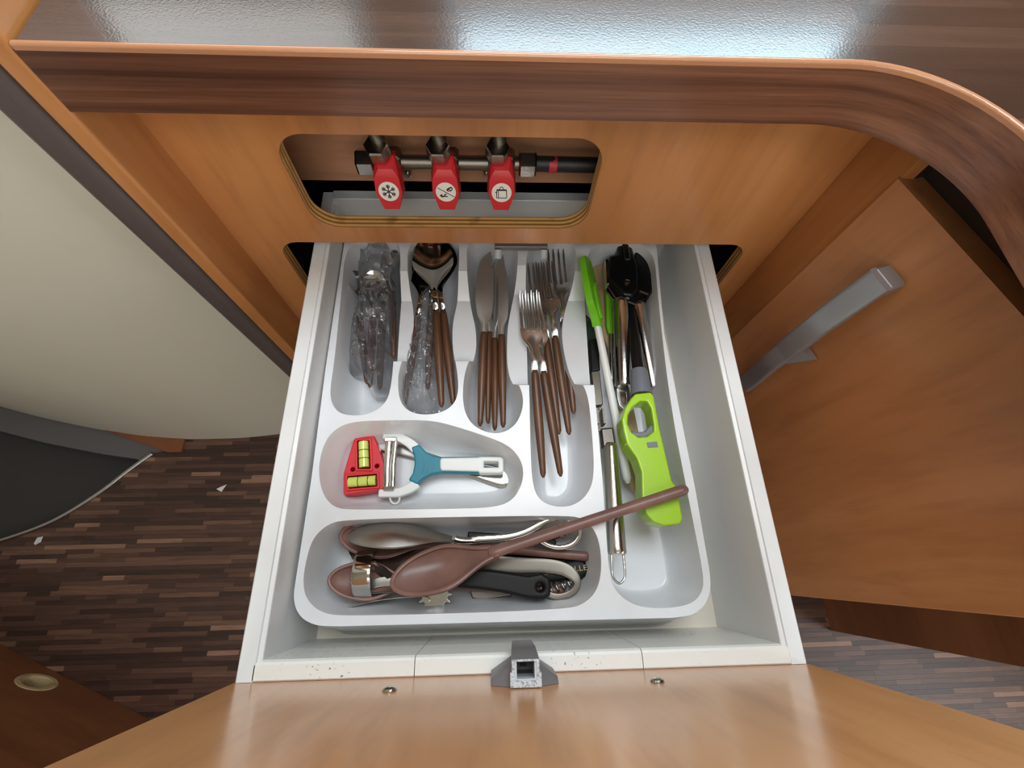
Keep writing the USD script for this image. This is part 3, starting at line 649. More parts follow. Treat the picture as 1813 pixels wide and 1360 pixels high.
# ------------------------------------------------------------------ gas valves behind the upper opening
gv = thing('gas_valve_block', 'metal gas manifold with three red shut-off knobs in the upper opening', 'valves', loc=(-.07, .05, .06))
YV = .045
bar_z = P(800, 288, y=YV)[2]
xv = [P(px, 340, y=.02)[0] for px in (690, 790, 888)]
obj('manifold_bar', [cyl((P(640, 288, y=YV)[0], YV, bar_z), (P(945, 288, y=YV)[0], YV, bar_z), .0068)] + [bx((x - .013, YV - .009, bar_z - .011), (x + .013, YV + .010, bar_z + .012), .003) for x in xv], M['brass_grey'], gv)
def hexnut(c, axis, r, h):
    c = np.array(c, float); a = np.array(axis, float); a /= np.linalg.norm(a)
    s = sweep(np.array([c - a * h / 2, c - a * h * .4, c + a * h * .4, c + a * h / 2]), np.array([r * .9, r, r, r * .9]), up=(0, 1, 0) if abs(a[1]) < .9 else (0, 0, 1), k=6); return s
for px in (648, 934): obj('end_nut', hexnut((P(px, 284, y=YV)[0], YV, bar_z), (1, 0, 0), .0125, .017), M['chrome_dirty'], gv, smooth=False)
for x in xv:
    obj('outlet_nut', hexnut((x - .004, YV - .012, bar_z + .024), (0, -.35, 1), .0112, .017), M['chrome_dirty'], gv, smooth=False)
    obj('stem', cyl((x, YV - .004, bar_z + .012), (x - .004, YV - .012, bar_z + .05), .0065), M['brass_grey'], gv)
obj('hose', cyl((P(948, 287, y=YV)[0], YV, bar_z), (.27, YV, bar_z - .004), .0074), M['black_hose'], gv)
obj('hose_mark', cyl((P(972, 287, y=YV)[0], YV, bar_z - .0006), (P(986, 287, y=YV)[0], YV, bar_z - .0006), .0077), M['red_mark'], gv)
for px in (722, 862):
    c = P(px, 305, y=.06); obj('mount_screw', [cyl((c[0], .075, c[2]), (c[0], .056, c[2]), .0042, k=16), cyl((c[0], .057, c[2]), (c[0], .0545, c[2]), .0028, k=12)], M['chrome_dirty'], gv)
def knob_at(x, which):
    # its broad front tilts up towards the viewer; built in (a, b, c): a across, b up the knob, c out of its front
    B = np.array([0, .28, 1.0]); B /= np.linalg.norm(B); A = np.array([1., 0, 0]); Cn = np.cross(A, B); Cn = Cn if Cn[1] < 0 else -Cn
    O = np.array([x, .021, .073])
    def W(a, b, c): return O + A * a + B * b + Cn * c
    K = []
    for (hw, b, c) in ((.0075, -.019, .0035), (.0128, -.002, .0035), (.0118, .012, .0035), (.0068, .020, .0005), (.0062, -.021, -.006), (.0145, -.003, -.006), (.0135, .014, -.006), (.0085, .029, -.008), (.006, -.02, -.014), (.012, -.002, -.016), (.011, .02, -.018), (.0085, .03, -.016)):
        K += [W(hw, b, c), W(-hw, b, c)]
    kn = obj('knob', hull(K), M['red_knob'], gv, smooth=22)
    def disc(pts2, c0, c1):
        t = prism(pts2, c0, c1); v = t.vertices.copy(); t.vertices = np.array([W(*q) for q in v])
        if t.volume < 0: t.invert()
        return t
    obj('sticker', disc(Point(0, -.0005).buffer(.0098, quad_segs=16), .0035, .0038), M['sticker'], kn)
    k = .0072; s = []
    def ln_(p, q, w=.00038): s.append(LineString([p, q]).buffer(w, cap_style='flat'))
    if which == 0:
        for i in range(6):
            a = math.radians(60 * i + 30); u = np.array([math.cos(a), math.sin(a)])
            ln_((0, 0), u * k, .00045)
            for r_ in (.62, .86):
                for d in (-1, 1):
                    b = a + d * math.radians(52); ln_(u * k * r_ * .8, u * k * r_ * .8 + np.array([math.cos(b), math.sin(b)]) * .0023)
    elif which == 1:
        ln_((-.0078, .0045), (.008, -.0048), .0003)
        ln_((.0012, .0018), (.0032, .0040), .0009); ln_((.0032, .004), (.0058, .0052), .0006); ln_((.0058, .0052), (.0066, .003), .0005); ln_((.0042, .0012), (.0062, .0026), .0005)
        s.append(Point(.0028, .0024).buffer(.0017).difference(Point(.0028, .0024).buffer(.0010)))
        ln_((-.0058, -.0042), (-.0038, -.0026), .0008); ln_((-.0045, -.0048), (-.0012, -.0038), .0007); ln_((-.0012, -.0038), (.0014, -.0046), .0005); ln_((-.0018, -.003), (.0002, -.0018), .0005)
    else:
        p = Polygon([(-.0045, -.005), (.0046, -.005), (.0042, .0028), (-.0042, .0028)]).buffer(.0008); s.append(p.difference(p.buffer(-.0007)))
        ln_((-.005, .0024), (.005, .0024), .0004); q = Point(.0, .0042).buffer(.002); s.append(q.difference(q.buffer(-.0006)).intersection(sbox(-1, .003, 1, 1)))
        ln_((-.0062, .0005), (-.0045, .0005), .0005); ln_((-.0032, -.005), (-.0032, .0028), .0003)
    s = [shapely.affinity.translate(q, 0, -.0005) for q in s]
    g = unary_union(s); g = [q for q in getattr(g, 'geoms', [g]) if q.area > 1e-9]
    obj('pictogram', [disc(q, .0038, .00395) for q in g], M['ink'], kn, smooth=False, label=('black snowflake', 'black struck-through hand and tap sign', 'black cooking pot outline')[which])
for i, x in enumerate(xv): knob_at(x, i)

# ------------------------------------------------------------------ cutlery: one of each kind, then copies
def egg(u, uc, w, neck, k=.42):
    """Half-width of a bowl: from the neck at u=0, widest at uc, elliptical to the tip at u=1."""
    u = np.asarray(u, float); front = w / 2 * np.sqrt(np.clip(1 - ((u - uc) / (1 - uc)) ** 2, 0, 1))
    t = np.clip(u / uc, 0, 1); back = neck + (w / 2 - neck) * np.sin(t * np.pi / 2) ** (1 / (k + .25))
    return np.maximum(np.where(u < uc, back, front), .0003)
def bowl_s(a, b, n): return a + (b - a) * np.sin(np.linspace(0, np.pi / 2, n)) ** 1.0
def lerp(xs, ys, n=40):
    q = np.linspace(xs[0], xs[-1], n); return q, spline(xs, ys, q)
def wood_rod(t, L, r=.0049, z=.0):
    q = np.linspace(.0, L, 30)
    a = spline([0, .002, .01, L * .55, L * .9, L], [.0012, .0028, r * .68, r, r * .95, r * .82], q)
    obj('handle', sweep(np.c_[q, 0 * q, np.full(30, z)], a, a * .86, k=16), M['cutlery_wood'], t, smooth=True)
def spoon_parts(t, L, bowl_l, bowl_w, hand_l, depth=.0075):
    wood_rod(t, hand_l)
    bs = L - bowl_l
    q = np.concatenate([np.linspace(hand_l - .004, bs, 14)[:-1], bowl_s(bs, L, 40)]); u = (q - hand_l) / (L - hand_l); b0 = 1 - bowl_l / (L - hand_l)
    stem = spline([hand_l - .004, hand_l, (hand_l + bs) / 2, bs], [.0036, .0036, .0028, .0034], np.minimum(q, bs))
    hw = np.where(q < bs, stem, egg((q - bs) / bowl_l, .52, bowl_w, .0034))
    sg = spline([-.1, b0 * .6, b0 + (1 - b0) * .2, b0 + (1 - b0) * .5, b0 + (1 - b0) * .8, 1], [-.0006, -.0004, depth * .6, depth, depth * .6, 0], u)
    zz = spline([-.1, 0, b0 * .5, b0, b0 + (1 - b0) * .6, 1], [.0012, .0014, .005, .006, .0028, .0052], u)
    obj('bowl', ribbon(np.c_[q, 0 * q, zz], hw, sg, np.where(u < b0, .0016, .0012), k=17), M['steel'], t, smooth=50)
def pxm(tip, zt, tail, zl, roll=0, scale=1.): return along(P(*tail, z=zl), P(*tip, z=zt), roll, scale)
def series(name, cat, group, build, rows):
    first = None
    for lb, Mx in rows:
        if first is None:
            first = thing(name, lb, cat, M=Mx, group=group); build(first)
        else: copy_of(first, lb, Mx)

series('tablespoon', 'spoon', 'wooden-handled tablespoons in the second compartment', lambda t: spoon_parts(t, .222, .078, .050, .116, .0085), [
    ('uppermost tablespoon with dark wooden handle, its shiny bowl on top of the stack', pxm((765, 431), -.044, (782, 721), -.058)),
    ('tablespoon with wooden handle farthest right in the spoon stack', pxm((771, 433), -.049, (803, 718), -.062, -6)),
    ('tablespoon whose wooden handle fans out farthest left under clear wrap', pxm((762, 434), -.054, (713, 728), -.060, 5)),
    ('wrapped tablespoon with its handle in the middle of the spoon stack', pxm((768, 440), -.060, (757, 690), -.070, 0, .93))])
series('teaspoon', 'spoon', 'wooden-handled teaspoons wrapped in the leftmost compartment', lambda t: spoon_parts(t, .150, .044, .031, .088, .005), [
    ('wrapped teaspoon lying uppermost with its brown handle showing down the middle', pxm((664, 466), -.058, (655, 686), -.070)),
    ('wrapped teaspoon pointing up-left with its dark bowl edge on', pxm((627, 479), -.066, (650, 680), -.078, 65)),
    ('wrapped teaspoon with the biggest bowl at the rear right of the bundle', pxm((692, 438), -.060, (697, 634), -.072, -30, 1.)),
    ('wrapped teaspoon at right of the bundle with its handle under the crinkled film', pxm((680, 476), -.068, (672, 690), -.080, 10))])

def knife_parts(t):
    wood_rod(t, .112, .0047)
    q = np.linspace(.108, .222, 40)
    hw = spline([.108, .114, .122, .135, .16, .19, .21, .219, .222], [.0034, .0036, .0040, .0090, .0115, .0102, .0062, .0024, .0004], q)
    yy = spline([.108, .125, .16, .2, .222], [0, 0, .001, .001, -.004], q)
    obj('blade', sweep(np.c_[q, yy, 0 * q + .0005], hw, np.interp(q, [.108, .12, .135, .222], [.003, .0024, .0011, .0006]), k=16), M['blade'], t, smooth=50)
series('table_knife', 'knife', 'wooden-handled table knives in the middle compartment', knife_parts, [
    ('leftmost table knife with wooden handle and broad leaf-shaped blade', pxm((862, 459), -.046, (850, 755), -.064, 9)),
    ('second table knife from the left, its blade edge on between its neighbours', pxm((868, 466), -.058, (864, 750), -.070, 62)),
    ('third table knife from the left, with a dark reflecting blade', pxm((875, 470), -.060, (876, 762), -.066, -55)),
    ('rightmost table knife with its blade leaning to the right', pxm((885, 474), -.054, (891, 757), -.068, -9))])

def fork_parts(t):
    wood_rod(t, .118)
    q = np.linspace(.114, .172, 26)
    hw = spline([.114, .12, .135, .146, .156, .164, .172], [.0038, .0038, .0032, .0050, .0108, .0126, .0124], q)
    zz = spline([.114, .13, .15, .172], [.0013, .0042, .0024, -.0022], q)
    ms = [ribbon(np.c_[q, 0 * q, zz], hw, np.interp(q, [.114, .145, .172], [0, .0016, .0010]), .0018, k=9)]
    for y in (-.0104, -.0035, .0035, .0104):
        p = np.linspace(.168, .219, 16)
        pz = spline([.168, .19, .219], [-.0030, -.0042, .0016], p)
        ms.append(sweep(np.c_[p, np.interp(p, [.168, .219], [y, y * .96]), pz], spline([.168, .185, .212, .219], [.0022, .0019, .0015, .0006], p), spline([.168, .2, .219], [.0010, .0010, .0005], p), k=10, e=3.))
    obj('head', ms, M['fork_steel'], t, smooth=40)
series('table_fork', 'fork', 'wooden-handled table forks in the fourth compartment', fork_parts, [
    ('front table fork, uppermost and farthest left, with its handle lowest in the tray', pxm((936, 527), -.040, (962, 846), -.056)),
    ('table fork nested right under the front fork, its handle beside it on the right', pxm((941, 531), -.046, (993, 844), -.060)),
    ('table fork in the middle pair with the left handle', pxm((949, 472), -.052, (990, 769), -.066)),
    ('table fork in the middle pair, on top, with the right handle', pxm((963, 467), -.047, (1008, 770), -.064)),
    ('rear table fork at far right with tines reaching up to the cabinet face', pxm((983, 438), -.055, (1016, 733), -.066))])

# clear film wrappers: thin crinkled pouches
def film(pts_px, z_edge, z_mid, seed, amp=.004, n=46):
    poly = Polygon([P(*q, z=z_edge)[:2] for q in pts_px]).buffer(.003)
    x0, y0, x1, y1 = poly.bounds
    gx, gy = np.meshgrid(np.linspace(x0, x1, n), np.linspace(y0, y1, int(n * (y1 - y0) / (x1 - x0))))
    p = np.c_[gx.ravel(), gy.ravel()]
    d = shapely.distance(shapely.points(p), poly.exterior) * np.where(shapely.contains_xy(poly, p[:, 0], p[:, 1]), 1, -1)
    h = np.clip(d / .012, 0, 1) ** .6
    nz = np.abs(meshkit.fbm(np.c_[p * (120, 62), np.full(len(p), seed + .5)], 2, seed) - .5) * 2.6 + .35 * np.abs(meshkit.fbm(np.c_[p * (330, 200), np.full(len(p), seed + .3)], 2, seed + 4) - .5)
    r, c = gx.shape
    z = z_edge + (z_mid - z_edge) * h + (.5 - nz) * amp * 2 * np.clip(h + .3, 0, 1)
    idx = np.arange(r * c).reshape(r, c); f = []
    for a, b, c_, d_ in ((idx[:-1, :-1], idx[:-1, 1:], idx[1:, 1:], idx[1:, :-1]),):
        f += [np.c_[a.ravel(), b.ravel(), c_.ravel()], np.c_[a.ravel(), c_.ravel(), d_.ravel()]]
    f = np.vstack(f); f = f[(d[f] > -.0015).all(1)]
    t = trimesh.Trimesh(np.c_[p, z], f, process=False); t.remove_unreferenced_vertices()
    return t
wb = thing('wrapper_bag', 'clear crinkled plastic bag around the teaspoons in the leftmost compartment', 'plastic bag', loc=P(660, 580, z=-.085))
obj('film', film([(640, 470), (690, 436), (708, 470), (704, 560), (694, 660), (684, 700), (668, 700), (648, 664), (625, 664), (630, 590), (645, 530)], -.080, -.050, 3, .0085, 90), M['film'], wb, smooth=24)
ws = thing('wrapper_sleeve', 'clear plastic sleeve sticking out under the tablespoon handles', 'plastic sleeve', loc=P(750, 650, z=-.085))
obj('film', film([(748, 520), (772, 540), (776, 640), (774, 724), (735, 724), (706, 734), (720, 650)], -.066, -.050, 5, .006, 80), M['film'], ws, smooth=24)

# ------------------------------------------------------------------ long compartment at the right
# pale wooden spatula at the bottom
sx = thing('wooden_spatula', 'pale wooden spatula lying lowest in the right compartment beneath the green lighter', 'spatula', M=along(P(1130, 872, z=-.088), P(1064, 470, z=-.080)))
Ls = np.linalg.norm(P(1130, 872, z=-.088) - P(1064, 470, z=-.080))
q = np.linspace(0, Ls, 40)
obj('blank', sweep(np.c_[q, 0 * q, 0 * q], spline([0, .004, .02, .10, .17, .20, Ls - .01, Ls], [.004, .010, .0125, .0105, .0085, .014, .0165, .012], q), .0034, k=18, e=4), M['pale_wood'], sx, smooth=50)

# green brush, mostly under the can opener
gb = thing('green_spatula', 'second green silicone spatula, mostly hidden under the can opener', 'spatula', M=along(P(1084, 692, z=-.083), P(1080, 500, z=-.070)))
Lg = np.linalg.norm(P(1084, 692, z=-.083) - P(1080, 500, z=-.070))
obj('head', sweep(np.c_[np.linspace(Lg * .5, Lg, 14), np.zeros(14), np.zeros(14)], spline([0, .15, .9, 1], [.004, .0065, .0065, .004], np.linspace(0, 1, 14)), .004, k=16, e=4), M['green'], gb)
obj('rod', cyl((0, 0, 0), (Lg * .55, 0, 0), .0035), M['steel_tube'], gb)

# silicone spatula, head leaning on its edge
tp, tl = P(1036, 462, z=-.026), P(1112, 856, z=-.074)
sv = thing('silicone_spatula', 'bright green silicone spatula with long off-white handle', 'spatula', M=along(tl, tp, 62))
Lv = np.linalg.norm(tp - tl)
q = np.linspace(0, Lv - .075, 34)
obj('handle', sweep(np.c_[q, 0 * q, 0 * q], spline([0, .003, .012, .06, .13, Lv - .09, Lv - .075], [.002, .0052, .0066, .0058, .0046, .0056, .0072], q), spline([0, .003, .02, Lv - .075], [.002, .0042, .0048, .0038], q), k=18), M['off_white'], sv, smooth=True)
q = np.linspace(Lv - .084, Lv, 26)
hd = ribbon(np.c_[q, spline([q[0], q[-1]], [0, -.002], q), 0 * q + .004], spline([q[0], q[3], q[8], q[20], q[24], q[25]], [.0062, .009, .0205, .0225, .0205, .015], q), -.0016, np.interp(q, [q[0], q[-1]], [.009, .006]), k=9)
sh = obj('head', hd, M['green'], sv, smooth=40)
obj('rib', sweep(np.c_[np.linspace(Lv - .075, Lv - .03, 16), np.zeros(16), np.full(16, .0058)], spline([0, .3, .8, 1], [.003, .009, .009, .002], np.linspace(0, 1, 16)), .0022, k=16), M['green'], sh, smooth=True)

# can opener: black jaws, two steel tube handles
co = thing('can_opener', 'black-headed can opener with two shiny steel tube handles, rear right', 'can opener', loc=P(1115, 500, z=-.09))
zc = -.046
def outline_at(z, pts): return [tuple(P(a, b, z=z)[:2]) for a, b in pts]
obj('jaw', prism(outline_at(zc, [(1079, 452), (1094, 448), (1094, 432), (1118, 430), (1130, 470), (1132, 512), (1120, 524), (1104, 522), (1090, 506), (1076, 492)]), zc - .022, zc, .004), M['black'], co)
obj('jaw', prism(outline_at(zc, [(1128, 424), (1157, 424), (1160, 462), (1167, 500), (1152, 520), (1132, 512), (1124, 480)]), zc - .03, zc - .004, .003), M['black'], co)
obj('knuckle', prism(outline_at(zc - .006, [(1104, 516), (1134, 506), (1144, 528), (1128, 540), (1108, 532)]), zc - .026, zc - .008, .003), M['black'], co)
obj('cutter_plate', [prism(outline_at(zc - .004, [(1074, 500), (1082, 498), (1112, 524), (1122, 520), (1124, 524), (1104, 532), (1090, 524)]), zc - .009, zc - .006), prism(outline_at(zc - .012, [(1074, 510), (1086, 510), (1112, 530), (1102, 536), (1086, 526)]), zc - .018, zc - .015)], M['steel'], co)
obj('cutter_plate', prism(outline_at(zc, [(1073, 458), (1077, 457), (1079, 500), (1075, 500)]), zc - .018, zc - .002), M['steel'], co)
c = P(1110, 500, z=zc); obj('rivet', sweep(np.array([[c[0], c[1], zc - .002], [c[0], c[1], zc + .0012], [c[0], c[1], zc + .002]]), np.array([.0042, .0038, .0016]), up=(1, 0, 0), k=18), M['steel'], co)
c = P(1107, 440, z=zc); obj('turning_key', [bx((c[0] - .004, c[1] - .02, zc - .002), (c[0] + .004, c[1] + .012, zc + .004), .0015)], M['black'], co)
def tube_handle(p, q, r0, r1, zp, zq):
    a, b = P(*p, z=zp), P(*q, z=zq); d = (b - a)
    s = np.array([0, .02, .05, .5, .93, .96, .985, 1.0])
    rr = np.array([r0 * .8, r0, r0, (r0 + r1) / 2, r1, r1 * 1.06, r1, r1 * .6])
    return sweep(a + d * s[:, None], rr, k=24)
obj('handle', tube_handle((1098, 530), (1106, 687), .0092, .0106, zc - .008, zc - .022), M['steel_tube'], co, smooth=40)
obj('handle', tube_handle((1129, 536), (1157, 690), .0080, .0084, zc - .014, zc - .030), M['steel_tube'], co, smooth=40)
ep = outline_at(zc - .024, [(1091, 686), (1114, 686), (1117, 704), (1113, 720), (1104, 725), (1096, 718), (1092, 704)])
obj('hanging_tab', prism(rounded(ep, .002).difference(shapely.affinity.scale(Polygon(ep), .34, .52)), zc - .028, zc - .024, .001), M['steel_dull'], co)

# gas lighter
lz = -.030
lt = thing('gas_lighter', 'lime green gas lighter with grey trigger in the right compartment', 'lighter', loc=P(1165, 850, z=-.06))
body = Polygon(outline_at(lz, [(1117, 706), (1125, 697), (1153, 694), (1158, 702), (1168, 758), (1178, 800), (1190, 852), (1198, 862), (1204, 890), (1209, 918), (1204, 928), (1176, 931), (1156, 924), (1144, 910), (1137, 888), (1136, 836), (1128, 812), (1110, 786), (1104, 762), (1101, 742), (1107, 722)]))
body = body.buffer(-.003, quad_segs=8).buffer(.006, quad_segs=8).buffer(-.003, quad_segs=8)
gap = Polygon(outline_at(lz, [(1112, 735), (1120, 720), (1134, 710), (1146, 710), (1153, 722), (1158, 752), (1158, 764), (1146, 773), (1130, 774), (1117, 764), (1111, 750)])).buffer(-.0022).buffer(.003).buffer(-.001)
shell_low = prism(body.difference(gap).buffer(-.002), lz - .024, lz - .02)
obj('body', prism(body.difference(gap), lz - .022, lz, .0017), M['lime'], lt, smooth=45)
obj('trigger', prism(Polygon(outline_at(lz - .006, [(1114, 758), (1124, 765), (1140, 764), (1152, 752), (1155, 744), (1158, 768), (1140, 778), (1120, 774)])).buffer(-.0004), lz - .018, lz - .004, .0015), M['mid_grey'], lt)
obj('gauge_window', prism(outline_at(lz, [(1145, 784), (1163, 782), (1165, 792), (1147, 793)]), lz - .002, lz + .0006), M['mid_grey'], lt)
a, b = P(1136, 700, z=lz - .011), P(1130, 656, z=lz - .013)
obj('collar', sweep(np.array([a, a + (b - a) * .5, b]), np.array([.0115, .0105, .0088]), k=20), M['mid_grey'], lt)
cpt = P(1117, 548, z=lz - .030); obj('nozzle', sweep(np.array([b, b + (cpt - b) * .6, cpt]), np.array([.0068, .0062, .0048]), k=16), M['black'], lt)

# tool with a steel tube handle and hanging loop
tt_ = thing('tube_handle_tool', 'tool with slim steel tube handle ending in a wire hanging loop, right compartment', 'kitchen tool', loc=P(1088, 900, z=-.06))
a, b = P(1080, 786, z=-.058), P(1093, 982, z=-.050)
d = b - a; s = np.array([0, .02, .04, .95, .98, 1.0])
obj('handle', sweep(a + d * s[:, None], np.array([.006, .0072, .0076, .0090, .0092, .0082]), k=24), M['steel_tube'], tt_, smooth=40)
u = d / np.linalg.norm(d); w_ = np.cross(u, [0, 0, 1.])
obj('hanging_loop', tube([b + w_ * .0055 - u * .002, b + w_ * .0062 + u * .015, b + w_ * .0045 + u * .022, b + u * .0255, b - w_ * .0045 + u * .022, b - w_ * .0062 + u * .015, b - w_ * .0055 - u * .002], .0012, samples=40), M['steel'], tt_, smooth=True)
obj('ferrule', prism(outline_at(-.054, [(1064, 758), (1086, 756), (1091, 788), (1068, 792)]), -.064, -.054, .002), M['steel_dark'], tt_)
obj('hinge_bracket', [prism(outline_at(-.050, [(1055, 716), (1067, 716), (1068, 756), (1058, 758)]), -.066, -.064), bx(P(1054, 722, z=-.05), P(1056, 756, z=-.064)), bx(P(1066, 722, z=-.05), P(1068, 756, z=-.064))], M['steel_dark'], tt_)
obj('shank', prism(outline_at(-.052, [(1047, 657), (1062, 655), (1067, 700), (1068, 716), (1055, 718), (1051, 690)]), -.062, -.053, .001), M['steel_dark'], tt_)
obj('tool_head', prism(outline_at(-.056, [(1043, 600), (1060, 598), (1063, 656), (1047, 658)]), -.068, -.056, .002), M['black'], tt_)
ds = thing('dark_scoop', 'dark green rounded scoop end under the green silicone spatula', 'scoop', M=along(P(1044, 640, z=-.070), P(1034, 556, z=-.062), 10))
Ld = np.linalg.norm(P(1044, 640, z=-.07) - P(1034, 556, z=-.062)); q = np.linspace(0, Ld, 20)
obj('scoop_body', ribbon(np.c_[q, 0 * q, 0 * q], spline([0, .01, .02, Ld - .01, Ld], [.004, .008, .012, .010, .001], q), .003, .002, k=11), M['dark_green'], ds, smooth=50)

# ------------------------------------------------------------------ side compartment: level, peeler, knife
kz = -.084
kf = thing('butter_knife', 'plain steel butter knife lying under the peeler in the side compartment', 'knife', M=along(P(668, 786, z=kz), P(909, 852, z=kz)))
Lk = np.linalg.norm(P(909, 852, z=kz) - P(668, 786, z=kz)); q = np.linspace(0, Lk, 50)
obj('handle', sweep(np.c_[q[:26], 0 * q[:26], 0 * q[:26]], spline([0, .005, .03, q[25]], [.004, .0072, .0066, .0045], q[:26]), .0022, k=16, e=3), M['steel_dull'], kf, smooth=40)
obj('blade', sweep(np.c_[q[24:], spline([q[24], q[-1]], [0, 0], q[24:]), 0 * q[24:]], spline([q[24], q[28], q[36], q[45], q[48], q[49]], [.0042, .005, .0088, .0105, .0065, .001], q[24:]), .0011, k=16), M['steel'], kf, smooth=40)

vz = -.068
lv = thing('spirit_level', 'red plastic spirit level with two yellow vials in the side compartment', 'spirit level', loc=P(645, 825, z=-.088))
lb = Polygon(outline_at(vz, [(628, 772), (634, 769), (657, 768), (662, 772), (679, 818), (680, 866), (611, 877), (608, 873), (608, 838)])).buffer(-.001).buffer(.002).buffer(-.001)
vial_a = [(634, 782), (653, 782), (655, 829), (635, 829)]; vial_b = [(617, 845), (666, 841), (667, 860), (619, 864)]
pock = unary_union([Polygon(outline_at(vz, v)).buffer(.0008) for v in (vial_a, vial_b)])
pins = unary_union([Point(*P(px, py, z=vz)[:2]).buffer(.0022) for px, py in ((624, 831), (667, 825))])
obj('body', [prism(lb.difference(pock).difference(pins), -.086, vz, .0012), prism(lb.buffer(-.002), -.0865, -.082)], M['red_level'], lv)
for v in (vial_a, vial_b):
    sk = Polygon(outline_at(vz, v)).buffer(.0032, join_style='mitre'); sk2 = Polygon(outline_at(vz, v)).buffer(.0008)
    obj('vial_frame', prism(sk.difference(sk2), vz - .002, vz + .0018, .0008), M['red_level'], lv)
for (p, q_) in (((643.5, 783), (645, 828)), ((618, 854.5), (666, 850.5))):
    a, b = P(*p, z=vz - .001), P(*q_, z=vz - .001); d = b - a
    vl = obj('vial', sweep(a + d * np.linspace(0, 1, 8)[:, None], .0054, k=20), M['vial'], lv, smooth=40)
    for s in (.34, .66) if p[0] > 640 else (.36, .72):
        obj('ring', sweep(np.array([a + d * (s - .012), a + d * (s + .012)]), .0056, k=20), M['ink'], vl)
    c0 = .12 if p[0] > 640 else .62
    obj('bubble', sweep(a + d * np.linspace(c0, c0 + .26, 9)[:, None] + [0, 0, .0018], spline([0, .25, .75, 1], [.001, .0036, .0036, .001], np.linspace(0, 1, 9)), k=14), M['bubble'], vl, smooth=True)

pz = -.066
pl = thing('y_peeler', 'white and teal Y-shaped peeler with a swivelling steel blade', 'peeler', loc=P(760, 822, z=-.088))
def strip_px(pts, z, w0, w1=None, n=24):
    p = np.array([P(a, b, z=z)[:2] for a, b in pts]); t = np.linspace(0, 1, len(p)); s = np.linspace(0, 1, n)
    p = np.c_[spline(t, p[:, 0], s), spline(t, p[:, 1], s)]
    g = np.gradient(p, axis=0); g /= np.linalg.norm(g, axis=1, keepdims=True); nn = np.c_[-g[:, 1], g[:, 0]]
    w = np.linspace(w0, w0 if w1 is None else w1, n)[:, None] / 2
    return Polygon(np.vstack([p + nn * w, (p - nn * w)[::-1]])).buffer(.0006).buffer(-.0003)
obj('arm', prism(strip_px([(678, 771), (700, 773), (720, 781), (736, 795)], pz, .0072, .0105), pz - .007, pz, .0015), M['off_white'], pl, label='white upper arm')
obj('arm', prism(strip_px([(670, 873), (700, 872), (720, 866), (738, 855)], pz, .0072, .0105), pz - .007, pz, .0015), M['off_white'], pl, label='white lower arm')
tb = Polygon(outline_at(pz, [(728, 792), (742, 787), (754, 800), (768, 807), (782, 809), (850, 809), (847, 814), (848, 832), (851, 838), (782, 837), (764, 840), (750, 847), (738, 858), (723, 850), (731, 838), (734, 822), (733, 806)])).buffer(.0008).buffer(-.0008)
grip = obj('grip', prism(tb, pz - .008, pz + .001, .0018), M['teal'], pl, label='teal rubber grip')
for px in (746, 754, 763):
    obj('grip_ridge', prism(strip_px([(px, 808), (px + 3, 823), (px, 838)], pz, .0012), pz, pz + .0017), M['teal'], grip)
hb = Polygon(outline_at(pz, [(782, 812), (848, 811), (850, 810), (887, 810), (891, 813), (891, 835), (887, 838), (850, 838), (847, 835), (782, 833), (780, 828), (780, 816)]))
sl = Polygon(outline_at(pz, [(857, 818), (882, 818), (882, 828), (857, 828)]))
obj('handle_core', prism(hb.buffer(.0004).difference(sl), pz - .0085, pz + .0022, .0016), M['off_white'], pl, label='white handle core with a slot')
for px in (685, 696):
    obj('blade', sweep(np.array([P(px + (3 if px < 690 else 4), 781, z=pz + .002), P(px, 823, z=pz + .003), P(px - 1, 863, z=pz + .002)]), .0034 if px < 690 else .0026, .0014, k=14), M['steel'], pl, smooth=40)
obj('blade_end', bx(P(682, 776, z=pz - .001), P(702, 782, z=pz + .004), .001), M['steel'], pl)
obj('blade_end', bx(P(680, 862, z=pz - .001), P(697, 868, z=pz + .004), .001), M['steel'], pl)
obj('eye_remover', tube([P(690, 876, z=pz - .004), P(692, 887, z=pz - .006), P(699, 892, z=pz - .007), P(706, 888, z=pz - .006), P(708, 876, z=pz - .004)], .0011, samples=24), M['off_white'], pl, smooth=True)
sc = obj('paper_scrap', prism([tuple(P(*a, z=-.08)[:2]) for a in ((914, 836), (918, 840), (924, 848), (926, 847), (925, 845), (919, 838))], -.0855, -.084), M['paper']); meta(sc, 'thin white sliver of plastic beside the knife tip in the side compartment', 'scrap')

# ------------------------------------------------------------------ front compartment: spoons and openers
def cook_spoon(t, L, bl=.10, bw=.043):
    q = (L - bl * .92) * np.linspace(0, 1, 60) ** 2.2
    obj('handle', sweep(np.c_[q, 0 * q, 0 * q], spline([0, .0008, .003, .007, L * .3, L - bl], [.0012, .0029, .0047, .0056, .0052, .0058], q), spline([0, .0008, .003, .007, L * .3, L - bl], [.0012, .0027, .0043, .0051, .0048, .0046], q), k=18), M['brown_spoon'], t, smooth=True)
    q = bowl_s(L - bl, L, 60); u = (q - q[0]) / bl
    zz, hw = spline([0, .4, 1], [.002, .0035, .005], u), egg(u, .55, bw, .0058, .2)
    shell_ = ribbon(np.c_[q, 0 * q, zz], hw, spline([0, .2, .55, .9, 1], [-.001, .004, .0125, .0055, 0], u), np.interp(u, [0, .3, 1], [.0075, .0048, .0042]), k=25, pw=2.6)
    e = np.vstack([np.c_[q, hw - .0009, zz], np.c_[q, -hw + .0009, zz][::-1][1:]])[2:-2]
    lip = sweep(e + [0, 0, -.0003], .0021, .0012, k=10)
    obj('bowl', [shell_, lip], M['brown_spoon'], t, smooth=45)
